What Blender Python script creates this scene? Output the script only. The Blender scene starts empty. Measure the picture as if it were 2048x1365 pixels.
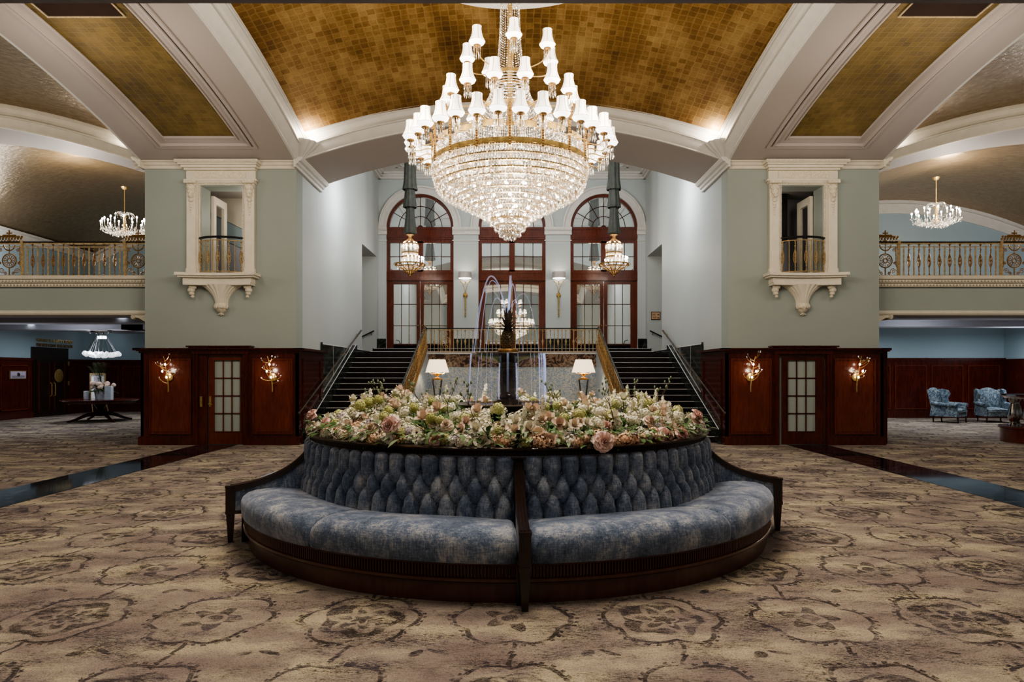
import bpy, bmesh, math, random
from mathutils import Vector, Matrix, noise
R = math.radians
PI = math.pi
sin, cos = math.sin, math.cos
COL = bpy.context.scene.collection
rnd = random.Random(7)
FPX = 1365.0; EYE = 1.6; VX = 1024.0; VY = 745.0      # how the photograph was measured

# ------------------------------------------------------------------ materials
class S:
    """a shader value that can be written as arithmetic"""
    def __init__(s, nt, sock): s.nt = nt; s.k = sock
    def _m(s, op, *a, clamp=False):
        n = s.nt.nodes.new('ShaderNodeMath'); n.operation = op; n.use_clamp = clamp
        for i, v in enumerate((s,) + a):
            if isinstance(v, S): s.nt.links.new(v.k, n.inputs[i])
            else: n.inputs[i].default_value = v
        return S(s.nt, n.outputs[0])
    def __add__(s, o): return s._m('ADD', o)
    __radd__ = __add__
    def __sub__(s, o): return s._m('SUBTRACT', o)
    def __rsub__(s, o): return (s * -1.0) + o
    def __mul__(s, o): return s._m('MULTIPLY', o)
    __rmul__ = __mul__
    def __truediv__(s, o): return s._m('DIVIDE', o)
    def fl(s): return s._m('FLOOR')
    def ab(s): return s._m('ABSOLUTE')
    def sq(s): return s._m('SQRT')
    def si(s): return s._m('SINE')
    def co(s): return s._m('COSINE')
    def at(s, o): return s._m('ARCTAN2', o)
    def lt(s, o): return s._m('LESS_THAN', o)
    def gt(s, o): return s._m('GREATER_THAN', o)
    def mx(s, o): return s._m('MAXIMUM', o)
    def mn(s, o): return s._m('MINIMUM', o)
    def md(s, o): return s._m('PINGPONG', o)
    def cl(s): return s._m('ADD', 0.0, clamp=True)
    def band(s, w, soft):           # 1 where |s| < w, soft edge
        return ((w + soft - s.ab()) / soft).cl()

def new_mat(name):
    m = bpy.data.materials.new(name); m.use_nodes = True
    nt = m.node_tree; nt.nodes.clear()
    out = nt.nodes.new('ShaderNodeOutputMaterial')
    return m, nt, out

def principled(nt, out, col=(.5, .5, .5), rough=.5, metal=0., **kw):
    b = nt.nodes.new('ShaderNodeBsdfPrincipled')
    b.inputs['Base Color'].default_value = (*col, 1)
    b.inputs['Roughness'].default_value = rough
    b.inputs['Metallic'].default_value = metal
    for k, v in kw.items():
        b.inputs[k.replace('_', ' ')].default_value = v
    nt.links.new(b.outputs[0], out.inputs[0])
    return b

def coords(nt, world=False, scale=(1, 1, 1)):
    if world:
        g = nt.nodes.new('ShaderNodeNewGeometry'); s = g.outputs['Position']
    else:
        g = nt.nodes.new('ShaderNodeTexCoord'); s = g.outputs['Object']
    m = nt.nodes.new('ShaderNodeMapping'); m.inputs['Scale'].default_value = scale
    nt.links.new(s, m.inputs['Vector'])
    return m.outputs[0]

def tnoise(nt, vec, scale, detail=3, rough=.5, dist=0.):
    n = nt.nodes.new('ShaderNodeTexNoise')
    n.inputs['Scale'].default_value = scale; n.inputs['Detail'].default_value = detail
    n.inputs['Roughness'].default_value = rough; n.inputs['Distortion'].default_value = dist
    nt.links.new(vec, n.inputs['Vector'])
    return S(nt, n.outputs['Fac'])

def ramp(nt, fac, stops):
    r = nt.nodes.new('ShaderNodeValToRGB')
    e = r.color_ramp.elements
    while len(e) < len(stops): e.new(.5)
    for i, (p, c) in enumerate(stops):
        e[i].position = p; e[i].color = (*c, 1)
    nt.links.new(fac.k if isinstance(fac, S) else fac, r.inputs[0])
    return r.outputs[0]

def mix(nt, fac, a, b, mode='MIX'):
    n = nt.nodes.new('ShaderNodeMix'); n.data_type = 'RGBA'; n.blend_type = mode
    for k, v in ((0, fac), (6, a), (7, b)):
        if isinstance(v, S): nt.links.new(v.k, n.inputs[k])
        elif isinstance(v, (int, float)): n.inputs[k].default_value = v
        elif isinstance(v, tuple): n.inputs[k].default_value = (*v, 1)
        else: nt.links.new(v, n.inputs[k])
    return n.outputs[2]

def bump(nt, b, h, strength=.3, dist=.01):
    n = nt.nodes.new('ShaderNodeBump'); n.inputs['Strength'].default_value = strength
    n.inputs['Distance'].default_value = dist
    nt.links.new(h.k, n.inputs['Height']); nt.links.new(n.outputs[0], b.inputs['Normal'])

def simple(name, col, rough=.5, metal=0., var=.12, vs=6., bmp=0., bs=60., world=True, **kw):
    m, nt, out = new_mat(name)
    b = principled(nt, out, col, rough, metal, **kw)
    v = coords(nt, world)
    n = tnoise(nt, v, vs, 3)
    lo = tuple(c * (1 - var) for c in col); hi = tuple(min(1, c * (1 + var)) for c in col)
    nt.links.new(ramp(nt, n, [(.3, lo), (.7, hi)]), b.inputs['Base Color'])
    if bmp: bump(nt, b, tnoise(nt, v, bs, 3), bmp, .01)
    return m

def glow(name, col, strength, base=(.8, .75, .65), var=0.):
    """softly lit surface; real lamps beside it light the room"""
    m, nt, out = new_mat(name)
    b = principled(nt, out, base, .6)
    b.inputs['Emission Color'].default_value = (*col, 1)
    b.inputs['Emission Strength'].default_value = strength
    if var:
        n = tnoise(nt, coords(nt, False), 30., 2)
        nt.links.new(((n - .5) * var * strength + strength).k, b.inputs['Emission Strength'])
    m.cycles.emission_sampling = 'NONE'
    return m

def mat_wood(name, dark, mid, light, rough=.22, scale=(6, 6, .9), coat=.35):
    m, nt, out = new_mat(name)
    b = principled(nt, out, mid, rough, 0, Coat_Weight=coat, Coat_Roughness=.12)
    v = coords(nt, True, scale)
    n = tnoise(nt, v, 3.2, 6, .65, .6)
    big = tnoise(nt, coords(nt, True), 1.4, 2)
    c = ramp(nt, n, [(.25, dark), (.5, mid), (.8, light)])
    c2 = mix(nt, (big * .9).cl(), c, dark)
    nt.links.new(c2, b.inputs['Base Color'])
    return m

def mat_marble(name, base, vein, rough=.12, scale=2.5, amt=.03):
    m, nt, out = new_mat(name)
    b = principled(nt, out, base, rough)
    v = coords(nt, True)
    n = tnoise(nt, v, scale, 8, .6, 1.6)
    f = (n - .5).band(amt * .3, amt)
    n2 = tnoise(nt, v, scale * 3, 6, .6)
    f = f * (n2 * 1.2).cl()
    c = ramp(nt, n2, [(.3, tuple(x * .6 for x in base)), (.75, tuple(x * 1.6 for x in base))])
    nt.links.new(mix(nt, f, c, vein), b.inputs['Base Color'])
    return m

M = {}
def make_materials():
    M['sage'] = simple('sage_paint', (.283, .31, .282), .55, var=.05, vs=.6)
    M['blue'] = simple('pale_blue_paint', (.41, .44, .425), .42, var=.06, vs=.5)
    M['blue2'] = simple('side_blue_paint', (.28, .355, .385), .6, var=.05, vs=.5)
    M['lilac'] = simple('soffit_paint', (.345, .30, .27), .6, var=.04, vs=.5)
    M['cream'] = simple('cream_plaster', (.62, .565, .46), .5, var=.05, bmp=.15, bs=90)
    M['white'] = simple('white_plaster', (.54, .515, .475), .5, var=.04)
    M['carved'] = simple('carved_plaster', (.62, .55, .43), .55, var=.2, vs=40, bmp=.9, bs=38)
    M['low'] = simple('low_ceiling_paint', (.40, .40, .44), .85, var=.06, vs=.4)
    M['dark'] = simple('near_black', (.012, .012, .014), .5)
    M['vent'] = simple('dark_grille', (.022, .012, .008), .95)
    M['beam'] = simple('grey_beam', (.30, .30, .36), .6)  # grey lilac colour of the gallery edge
    M['mahogany'] = mat_wood('mahogany', (.020, .004, .003), (.075, .012, .006), (.135, .026, .010))
    M['mahogany2'] = mat_wood('red_mahogany', (.05, .010, .005), (.13, .027, .012), (.2, .05, .022))
    M['walnut'] = mat_wood('dark_walnut', (.010, .005, .004), (.026, .013, .009), (.048, .025, .016), .28)
    M['plinth'] = mat_wood('plinth_wood', (.04, .012, .007), (.085, .028, .016), (.13, .045, .026), .35)
    M['marble'] = mat_marble('black_marble', (.010, .013, .011), (.10, .12, .10), .15, 2.2, .02)
    M['strip'] = mat_marble('floor_marble', (.010, .009, .010), (.12, .12, .13), .05, 1.6, .012)
    M['brownmarble'] = mat_marble('brown_marble', (.05, .028, .022), (.45, .30, .20), .2, 3.0, .05)
    M['stair'] = simple('stair_runner', (.012, .008, .009), .35, var=.4, vs=14)
    M['nosing'] = simple('polished_nosing', (.55, .54, .54), .3)
    M['brass'] = simple('brass', (.62, .42, .16), .28, .8, var=.2, vs=20)
    M['oldbrass'] = simple('aged_brass', (.36, .21, .08), .38, .7, var=.35, vs=30)
    M['gilt'] = simple('gilt_rail', (.50, .36, .19), .35, .5, var=.3, vs=25)
    M['bronze'] = simple('dark_bronze', (.085, .065, .052), .25, .5, var=.4, vs=30)
    M['silver'] = simple('polished_steel', (.6, .6, .6), .15, 1.)
    M['black'] = simple('black_lacquer', (.01, .009, .009), .25)
    M['frost'] = simple('frosted_pane', (.50, .50, .52), .5, var=.02)
    M['pave'] = simple('soil', (.02, .018, .012), .9)
    M['paper'] = simple('white_paper', (.75, .75, .75), .6)
    M['shade'] = glow('lit_silk_shade', (1, .90, .76), .5, (.9, .87, .8), .25)
    M['shadein'] = glow('shade_inside_glow', (1, .96, .88), 3.0)
    M['bulb'] = glow('bulb_glow', (1, .95, .86), 14.)
    M['candle'] = glow('candle_glow', (1, .93, .82), 1.6)
    M['lampshade'] = glow('warm_lampshade', (1, .78, .52), 1.15, (.8, .7, .55), .2)
    M['greyshade'] = simple('grey_silk_shade', (.42, .38, .35), .6)
    M['downlight'] = glow('downlight_glow', (.85, .92, 1), 6.)
    M['cloud'] = glow('blown_glass_glow', (.92, .93, 1), .55, (.8, .8, .85), .6)
    # crystal: half clear, half mirror-like; sparkle painted in as noisy emission
    m, nt, out = new_mat('crystal')
    gl = nt.nodes.new('ShaderNodeBsdfGlossy'); gl.inputs['Roughness'].default_value = .06
    gl.inputs['Color'].default_value = (1, .97, .92, 1)
    tr = nt.nodes.new('ShaderNodeBsdfTransparent'); tr.inputs['Color'].default_value = (1, .96, .9, 1)
    df = nt.nodes.new('ShaderNodeBsdfTranslucent'); df.inputs['Color'].default_value = (.82, .79, .73, 1)
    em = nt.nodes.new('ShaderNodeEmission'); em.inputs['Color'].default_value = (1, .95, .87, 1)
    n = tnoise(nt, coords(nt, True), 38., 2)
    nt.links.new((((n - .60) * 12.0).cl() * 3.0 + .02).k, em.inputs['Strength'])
    m1 = nt.nodes.new('ShaderNodeMixShader'); m1.inputs[0].default_value = .45
    m2 = nt.nodes.new('ShaderNodeMixShader'); m2.inputs[0].default_value = .5
    ad = nt.nodes.new('ShaderNodeAddShader')
    nt.links.new(gl.outputs[0], m1.inputs[1]); nt.links.new(df.outputs[0], m1.inputs[2])
    nt.links.new(m1.outputs[0], m2.inputs[1]); nt.links.new(tr.outputs[0], m2.inputs[2])
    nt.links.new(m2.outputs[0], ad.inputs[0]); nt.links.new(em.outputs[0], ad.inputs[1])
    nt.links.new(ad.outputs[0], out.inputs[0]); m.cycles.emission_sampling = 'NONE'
    M['crystal'] = m
    # water; a faint bluish glow is put in as emission
    m, nt, out = new_mat('falling_water')
    gl = nt.nodes.new('ShaderNodeBsdfGlossy'); gl.inputs['Roughness'].default_value = .1
    tr = nt.nodes.new('ShaderNodeBsdfTransparent'); tr.inputs['Color'].default_value = (.93, .95, 1, 1)
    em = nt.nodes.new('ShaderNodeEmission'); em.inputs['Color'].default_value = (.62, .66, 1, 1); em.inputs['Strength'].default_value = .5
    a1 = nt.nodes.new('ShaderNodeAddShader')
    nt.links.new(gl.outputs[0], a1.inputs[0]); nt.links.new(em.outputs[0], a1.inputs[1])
    mx = nt.nodes.new('ShaderNodeMixShader'); mx.inputs[0].default_value = .80
    nt.links.new(a1.outputs[0], mx.inputs[1]); nt.links.new(tr.outputs[0], mx.inputs[2])
    nt.links.new(mx.outputs[0], out.inputs[0]); m.cycles.emission_sampling = 'NONE'
    M['water'] = m
    # mirror glass of the tall doors
    m, nt, out = new_mat('door_glass')
    gl = nt.nodes.new('ShaderNodeBsdfGlossy'); gl.inputs['Roughness'].default_value = .0
    gl.inputs['Color'].default_value = (.82, .84, .82, 1)
    df = nt.nodes.new('ShaderNodeBsdfDiffuse'); df.inputs['Color'].default_value = (.42, .47, .46, 1)
    mx = nt.nodes.new('ShaderNodeMixShader'); mx.inputs[0].default_value = .28
    nt.links.new(gl.outputs[0], mx.inputs[1]); nt.links.new(df.outputs[0], mx.inputs[2])
    nt.links.new(mx.outputs[0], out.inputs[0])
    M['doorglass'] = m
    # gold leaf of the main vault
    def goldleaf(name, c_lo, c_mid, c_hi, cell, line, metal, rough):
        m, nt, out = new_mat(name)
        b = principled(nt, out, c_mid, rough, metal)
        v = coords(nt, True)
        sep = nt.nodes.new('ShaderNodeSeparateXYZ'); nt.links.new(v, sep.inputs[0])
        x, y = S(nt, sep.outputs[0]), S(nt, sep.outputs[1])
        w = tnoise(nt, v, 5., 2)
        gx = ((x + w * .05) / cell); gy = ((y + w * .05) / cell)
        fx = gx - gx.fl() - .5; fy = gy - gy.fl() - .5
        edge = fx.ab().mx(fy.ab())
        lines = ((edge - .5 + line * 1.6) / .12).cl()
        cmb = nt.nodes.new('ShaderNodeCombineXYZ')
        nt.links.new(gx.fl().k, cmb.inputs[0]); nt.links.new(gy.fl().k, cmb.inputs[1])
        wn = nt.nodes.new('ShaderNodeTexWhiteNoise'); wn.noise_dimensions = '2D'
        nt.links.new(cmb.outputs[0], wn.inputs['Vector'])
        cellv = S(nt, wn.outputs['Value'])
        streak = tnoise(nt, coords(nt, True, (1, .5, 1)), 1.1, 4, .6)  # broad highlight streaks painted into the leaf colour
        fine = tnoise(nt, v, 34., 4, .7)
        t = (cellv * .20 + streak * 1.15 + fine * .45 - .42).cl()
        c = ramp(nt, t, [(.15, c_lo), (.45, c_mid), (.85, c_hi)])
        c = mix(nt, lines * (streak * .8), c, c_hi)
        nt.links.new(c, b.inputs['Base Color'])
        nt.links.new(((cellv * .12 + fine * .2) + (rough - .12)).k, b.inputs['Roughness'])
        bump(nt, b, fine * .6 + lines, .25, .01)
        return m
    M['gold'] = goldleaf('gold_leaf_vault', (.075, .033, .007), (.22, .115, .030), (.50, .33, .13), .14, .07, .4, .5)
    M['goldpanel'] = goldleaf('gold_leaf_panel', (.06, .036, .009), (.125, .082, .024), (.22, .15, .055), .13, .06, .25, .55)
    # smoother side vault with shimmering brush marks
    m, nt, out = new_mat('brushed_gold_vault')
    b = principled(nt, out, (.2, .14, .06), .33, .75)
    v = coords(nt, True, (1, 2.4, 2.4))
    n1 = tnoise(nt, v, 5.5, 4, .6, .4); n2 = tnoise(nt, coords(nt, True), .5, 2)
    c = ramp(nt, n1, [(.3, (.22, .16, .09)), (.55, (.36, .28, .17)), (.8, (.5, .41, .26))])
    nt.links.new(mix(nt, (n2 * .8).cl(), c, (.30, .20, .12)), b.inputs['Base Color'])
    bump(nt, b, n1, .5, .03)
    M['goldside'] = m
    # velvet; its warm sheen is put into the lightest colour
    def velvet(name, c1, c2, c3):
        m, nt, out = new_mat(name)
        b = principled(nt, out, c2, .62, 0, Sheen_Weight=.35, Sheen_Roughness=.35, Sheen_Tint=(.85, .88, 1, 1))
        v = coords(nt, True)
        big = tnoise(nt, v, 4.6, 6, .75, .35)
        th = tnoise(nt, coords(nt, True, (1.8, 1.8, .22)), 60., 3, .75)
        th2 = tnoise(nt, coords(nt, True, (.25, .25, 1.6)), 70., 2, .7)
        t = (big * 1.15 + th * .60 + th2 * .35 - .56).cl()
        nt.links.new(ramp(nt, t, [(.22, c1), (.48, c2), (.8, c3)]), b.inputs['Base Color'])
        bump(nt, b, th + th2, .25, .004)
        return m
    M['velvet'] = velvet('blue_crushed_velvet', (.028, .038, .068), (.11, .14, .195), (.42, .41, .40))
    # toile upholstery of the wing chairs
    m, nt, out = new_mat('blue_floral_upholstery')
    b = principled(nt, out, (.2, .25, .3), .7)
    n = tnoise(nt, coords(nt, True), 14., 6, .7, 1.2)
    nt.links.new(ramp(nt, n, [(.36, (.015, .022, .05)), (.5, (.09, .12, .14)), (.62, (.26, .29, .29))]), b.inputs['Base Color'])
    M['toile'] = m
    # mural with pale blossom trees on blue ground
    m, nt, out = new_mat('chinoiserie_mural')
    b = principled(nt, out, (.25, .3, .33), .35, .15)
    v = coords(nt, True)
    n = tnoise(nt, v, 4.5, 8, .72, 2.2); n2 = tnoise(nt, v, 15., 3, .7)
    br = (n - .5).band(.012, .02); dots = ((n2 - .63) * 14.0).cl() * ((tnoise(nt, v, 3.2, 3) - .42) * 6.0).cl()
    nt.links.new(mix(nt, br.mx(dots).cl(), (.30, .39, .50), (.80, .74, .60)), b.inputs['Base Color'])
    M['mural'] = m
    # drapery
    M['drape'] = simple('grey_green_silk', (.06, .064, .054), .6, var=.2, vs=8)
    # carpet
    m, nt, out = new_mat('medallion_carpet')
    b = principled(nt, out, (.3, .25, .2), .9)
    v = coords(nt, True)
    sep = nt.nodes.new('ShaderNodeSeparateXYZ'); nt.links.new(v, sep.inputs[0])
    wx = tnoise(nt, v, 3.5, 3); wy = tnoise(nt, coords(nt, True, (1.3, .8, 1)), 4.1, 3)
    x = S(nt, sep.outputs[0]) + (wx - .5) * .10; y = S(nt, sep.outputs[1]) + (wy - .5) * .10
    DX, DY = .97, 1.11
    gx = x / DX + .5; gy = (y - 4.43) / DY + .5
    cx, cy = gx.fl(), gy.fl()
    lx = (gx - cx - .5) * DX; ly = (gy - cy - .5) * DY
    par = (cx + cy).md(1.0)
    ly9 = ly * .88
    r = (lx * lx + ly9 * ly9).sq(); th = ly9.at(lx)
    sc = ((th * 3.0).co()).ab()
    ring = (r - sc * .058 - .322)
    d_ring = ring.band(.011, .008)
    d_ring2 = (ring - .03).band(.008, .006) * ((th * 40.0).si() * 4.0).cl()
    five = (th * 5.0).co(); six = (th * 6.0 + 1.0).co()
    body = ((.265 + five * .022 - r) / .012).cl()
    hole = ((r - .155 - six * .045).band(.022, .02))
    core = (r - .075 - five * .02).band(.008, .01)
    A = (body * (1.0 - hole * .9)).cl() * (1.0 - core)
    rim = (r - .235 - five * .03).band(.03, .015) * (((th * 3.0 + .6).si() + .35) * 3.0).cl()
    small = ((.15 + five * .05 - r) / .012).cl() * (1.0 - (r - .07).band(.012, .012))
    B = small
    inner = (A * .85 + rim * .3).cl() * par + B * (1.0 - par) * .8
    stem = (lx + (ly * 18.0).si() * .02).band(.010, .008) * ((ly.ab() - .40) * 40.0).cl()
    # leaf pairs between the medallions
    hx = x / DX; hy = (y - 4.43) / DY
    kx = (hx - hx.fl() - .5) * DX; ky = (hy - hy.fl() - .5) * DY
    def leaf(ox, oy, a, w, h):
        px_ = (kx - ox); py_ = (ky - oy)
        u_ = px_ * cos(a) + py_ * sin(a); v_ = py_ * cos(a) - px_ * sin(a)
        return ((1.0 - ((u_ / w) * (u_ / w) + (v_ / h) * (v_ / h))) * 4.0).cl()
    lv = leaf(-.06, .0, .9, .055, .035).mx(leaf(.075, .02, -.4, .075, .022))
    motif = d_ring.mx(d_ring2).mx(inner).mx(stem).mx(lv * .9).cl()
    # worn look: streaky patches take the dark yarn away
    wear = tnoise(nt, coords(nt, True, (.8, 1.8, 1)), 5., 5, .65)
    grain = tnoise(nt, coords(nt, True, (.8, 1.2, 1)), 120., 2, .8)
    grain2 = tnoise(nt, coords(nt, True, (.5, 1.7, 1)), 48., 3, .8)
    motif = motif * ((wear - .36) * 6.0).cl() * ((grain2 * 1.5) - .05).cl()
    patch = ((tnoise(nt, coords(nt, True, (.7, 1.5, 1)), 2.2, 5, .75) - .47) * 6.0).cl() * .75
    speck = ((grain - .46) * 9.0).cl() * .75 + ((grain2 - .5) * 8.0).cl() * .5
    dark = (motif * 1.0 + patch * ((grain2 - .35) * 4.0).cl() + speck * .55).cl()
    base = ramp(nt, tnoise(nt, coords(nt, True, (.8, 1.3, 1)), 1.7, 4, .6),
                [(.36, (.205, .158, .135)), (.5, (.275, .225, .18)), (.62, (.41, .345, .235))])
    drk = ramp(nt, tnoise(nt, v, 3., 2), [(.4, (.026, .020, .018)), (.65, (.045, .036, .042))])
    nt.links.new(mix(nt, dark, base, drk), b.inputs['Base Color'])
    bump(nt, b, grain, .5, .006)
    M['carpet'] = m
    # flowers
    def petal(name, a, b_, rough=.55):
        m, nt, out = new_mat(name)
        p = principled(nt, out, a, rough, 0, Subsurface_Weight=0.)
        oi = nt.nodes.new('ShaderNodeObjectInfo')
        rn = S(nt, oi.outputs['Random'])
        n = tnoise(nt, coords(nt, False), 22., 2)
        nt.links.new(mix(nt, (rn * .6 + n * .7 - .2).cl(), a, b_), p.inputs['Base Color'])
        return m
    M['p_pink'] = petal('pink_petals', (.70, .42, .36), (.78, .60, .52))
    M['p_blush'] = petal('blush_petals', (.62, .45, .36), (.66, .56, .42))
    M['p_white'] = petal('cream_petals', (.62, .57, .43), (.74, .70, .58))
    M['p_peach'] = petal('peach_petals', (.58, .34, .21), (.74, .54, .37))
    M['p_lilac'] = petal('lilac_petals', (.26, .22, .30), (.45, .38, .42))
    M['p_green'] = petal('green_florets', (.34, .34, .10), (.56, .54, .27))
    M['leaf'] = petal('leaves', (.03, .07, .015), (.10, .17, .06), .4)
    M['leafgrey'] = petal('felted_leaves', (.14, .18, .10), (.26, .30, .19))
    M['eye'] = simple('flower_eye', (.02, .015, .03), .6)
    M['twig'] = simple('twig_bark', (.07, .045, .03), .8)
    M['pot'] = simple('pale_pot', (.4, .42, .45), .4)

# ------------------------------------------------------------------ mesh builder
class MB:
    def __init__(s): s.v = []; s.f = []
    def add(s, vs, fs):
        o = len(s.v); s.v += [tuple(p) for p in vs]; s.f += [tuple(i + o for i in f) for f in fs]; return s
    def box(s, x0, x1, y0, y1, z0, z1):
        return s.add([(x0, y0, z0), (x1, y0, z0), (x1, y1, z0), (x0, y1, z0), (x0, y0, z1), (x1, y0, z1), (x1, y1, z1), (x0, y1, z1)],
                     [(0, 3, 2, 1), (4, 5, 6, 7), (0, 1, 5, 4), (1, 2, 6, 5), (2, 3, 7, 6), (3, 0, 4, 7)])
    def prism(s, pts, axis, a, b):
        """2-D outline pts extruded along axis from a to b (axis 0: pts are y,z; 1: x,z; 2: x,y)"""
        def p3(p, t): return (t, p[0], p[1]) if axis == 0 else (p[0], t, p[1]) if axis == 1 else (p[0], p[1], t)
        n = len(pts)
        return s.add([p3(p, a) for p in pts] + [p3(p, b) for p in pts],
                     [tuple(range(n))[::-1], tuple(range(n, 2 * n))] + [(i, (i + 1) % n, n + (i + 1) % n, n + i) for i in range(n)])
    def grid(s, fn, nu, nv, closed=False):
        vs = [fn(i / nu, j / nv) for j in range(nv + 1) for i in range(nu + 1)]
        w = nu + 1
        fs = [(j * w + i, j * w + i + 1, (j + 1) * w + i + 1, (j + 1) * w + i) for j in range(nv) for i in range(nu)]
        return s.add(vs, fs)
    def lathe(s, prof, c=(0, 0, 0), seg=24, a0=0., a1=2 * PI, rad=None):
        full = abs(a1 - a0 - 2 * PI) < 1e-6
        n = seg if full else seg + 1
        vs = []
        for r, z in prof:
            for i in range(n):
                a = a0 + (a1 - a0) * i / seg
                q = r * (rad(a) if rad else 1)
                vs.append((c[0] + q * sin(a), c[1] - q * cos(a), c[2] + z))
        fs = []
        for j in range(len(prof) - 1):
            for i in range(seg):
                k = (i + 1) % n
                fs.append((j * n + i, j * n + k, (j + 1) * n + k, (j + 1) * n + i))
        return s.add(vs, fs)
    def tube(s, pts, r, seg=6, caps=True):
        pts = [Vector(p) for p in pts]
        rs = r if isinstance(r, (list, tuple)) else [r] * len(pts)
        vs = []; prev = None
        for i, p in enumerate(pts):
            d = (pts[min(i + 1, len(pts) - 1)] - pts[max(i - 1, 0)])
            d = d.normalized() if d.length > 1e-9 else Vector((0, 0, 1))
            if prev is None:
                a = Vector((0, 0, 1)) if abs(d.z) < .9 else Vector((1, 0, 0))
                u = d.cross(a).normalized()
            else:
                u = (prev - d * prev.dot(d)); u = u.normalized() if u.length > 1e-6 else d.orthogonal().normalized()
            prev = u; w = d.cross(u)
            for k in range(seg):
                a = 2 * PI * k / seg
                vs.append(p + (u * cos(a) + w * sin(a)) * rs[i])
        n = len(pts)
        fs = [(j * seg + k, j * seg + (k + 1) % seg, (j + 1) * seg + (k + 1) % seg, (j + 1) * seg + k) for j in range(n - 1) for k in range(seg)]
        if caps: fs += [tuple(range(seg))[::-1], tuple(range((n - 1) * seg, n * seg))]
        return s.add(vs, fs)
    def ball(s, c, r, seg=10, rings=6, sc=(1, 1, 1)):
        vs = [(c[0], c[1], c[2] - r * sc[2])]
        for j in range(1, rings):
            t = PI * j / rings
            for i in range(seg):
                a = 2 * PI * i / seg
                vs.append((c[0] + r * sc[0] * sin(t) * cos(a), c[1] + r * sc[1] * sin(t) * sin(a), c[2] - r * sc[2] * cos(t)))
        vs.append((c[0], c[1], c[2] + r * sc[2])); L = len(vs) - 1
        fs = [(0, 1 + (i + 1) % seg, 1 + i) for i in range(seg)]
        for j in range(rings - 2):
            for i in range(seg):
                a = 1 + j * seg + i; b = 1 + j * seg + (i + 1) % seg
                fs.append((a, b, b + seg, a + seg))
        o = 1 + (rings - 2) * seg
        fs += [(o + i, o + (i + 1) % seg, L) for i in range(seg)]
        return s.add(vs, fs)
    def drop(s, c, r, h, up=True):
        """a faceted crystal drop hanging below c"""
        x, y, z = c
        vs = [(x, y, z)] + [(x + r * cos(a), y + r * sin(a), z - h * .68) for a in (0, PI / 2, PI, 1.5 * PI)] + [(x, y, z - h)]
        return s.add(vs, [(0, 1, 2), (0, 2, 3), (0, 3, 4), (0, 4, 1), (5, 2, 1), (5, 3, 2), (5, 4, 3), (5, 1, 4)])
    def bead(s, c, r):
        x, y, z = c
        vs = [(x, y, z + r), (x + r, y, z), (x, y + r, z), (x - r, y, z), (x, y - r, z), (x, y, z - r)]
        return s.add(vs, [(0, 1, 2), (0, 2, 3), (0, 3, 4), (0, 4, 1), (5, 2, 1), (5, 3, 2), (5, 4, 3), (5, 1, 4)])
    def frame(s, x0, x1, z0, z1, w, y0, y1):
        """rectangular border in an x-z plane"""
        s.box(x0, x1, y0, y1, z0, z0 + w); s.box(x0, x1, y0, y1, z1 - w, z1)
        s.box(x0, x0 + w, y0, y1, z0 + w, z1 - w); return s.box(x1 - w, x1, y0, y1, z0 + w, z1 - w)
    def xform(s, mt):
        s.v = [tuple(mt @ Vector(p)) for p in s.v]; return s
    def mirror(s):
        s.v = [(-x, y, z) for x, y, z in s.v]; s.f = [f[::-1] for f in s.f]; return s
    def build(s, name, m, parent=None, smooth=None, fix=False, local=False):
        me = bpy.data.meshes.new(name)
        vs = s.v
        o = bpy.data.objects.new(name, me)
        if parent is not None:
            w = (0, 0, 0) if local else wloc(parent)
            o.parent = parent
        elif local: w = (0, 0, 0)
        else:
            xs = [p[0] for p in vs]; ys = [p[1] for p in vs]; zs = [p[2] for p in vs]
            w = ((min(xs) + max(xs)) / 2, (min(ys) + max(ys)) / 2, min(zs)); o.location = w
        if any(w): vs = [(p[0] - w[0], p[1] - w[1], p[2] - w[2]) for p in vs]
        me.from_pydata(vs, [], s.f)
        if fix:
            b = bmesh.new(); b.from_mesh(me); bmesh.ops.recalc_face_normals(b, faces=b.faces); b.to_mesh(me); b.free()
        if smooth is not None:
            me.polygons.foreach_set('use_smooth', [True] * len(me.polygons))
            me.set_sharp_from_angle(angle=R(smooth))
        me.materials.append(M[m] if isinstance(m, str) else m)
        COL.objects.link(o)
        return o

def wloc(o):
    w = Vector((0, 0, 0))
    while o is not None: w += o.location; o = o.parent
    return tuple(w)

def tag(o, label=None, cat=None, group=None, kind=None):
    if label: o['label'] = label
    if cat: o['category'] = cat
    if group: o['group'] = group
    if kind: o['kind'] = kind
    return o
def thing(name, label, cat, loc=(0, 0, 0), group=None):
    o = bpy.data.objects.new(name, None); o.empty_display_size = .1; o.location = loc
    COL.objects.link(o); return tag(o, label, cat, group)
def struct(name, mb, m, parent=None, **kw):
    o = mb.build(name, m, parent, **kw)
    if parent is None: o['kind'] = 'structure'
    return o
def sgroup(name, loc):
    o = bpy.data.objects.new(name, None); o.location = loc; COL.objects.link(o); o['kind'] = 'structure'; return o
def dup(root, loc=None, rotz=None, label=None, group=None, scale=None):
    def cp(o, par):
        c = o.copy(); COL.objects.link(c)
        if par is not None: c.parent = par
        for ch in o.children: cp(ch, c)
        return c
    r = cp(root, None)
    if loc is not None: r.location = loc
    if rotz is not None: r.rotation_euler = (0, 0, rotz)
    if scale is not None: r.scale = scale
    if label: r['label'] = label
    if group: r['group'] = group
    return r
def bez(p0, p1, p2, p3, n=10):
    out = []
    for i in range(n + 1):
        t = i / n; a, b, c, d = (1 - t) ** 3, 3 * t * (1 - t) ** 2, 3 * t * t * (1 - t), t ** 3
        out.append(tuple(a * p0[k] + b * p1[k] + c * p2[k] + d * p3[k] for k in range(len(p0))))
    return out
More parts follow.
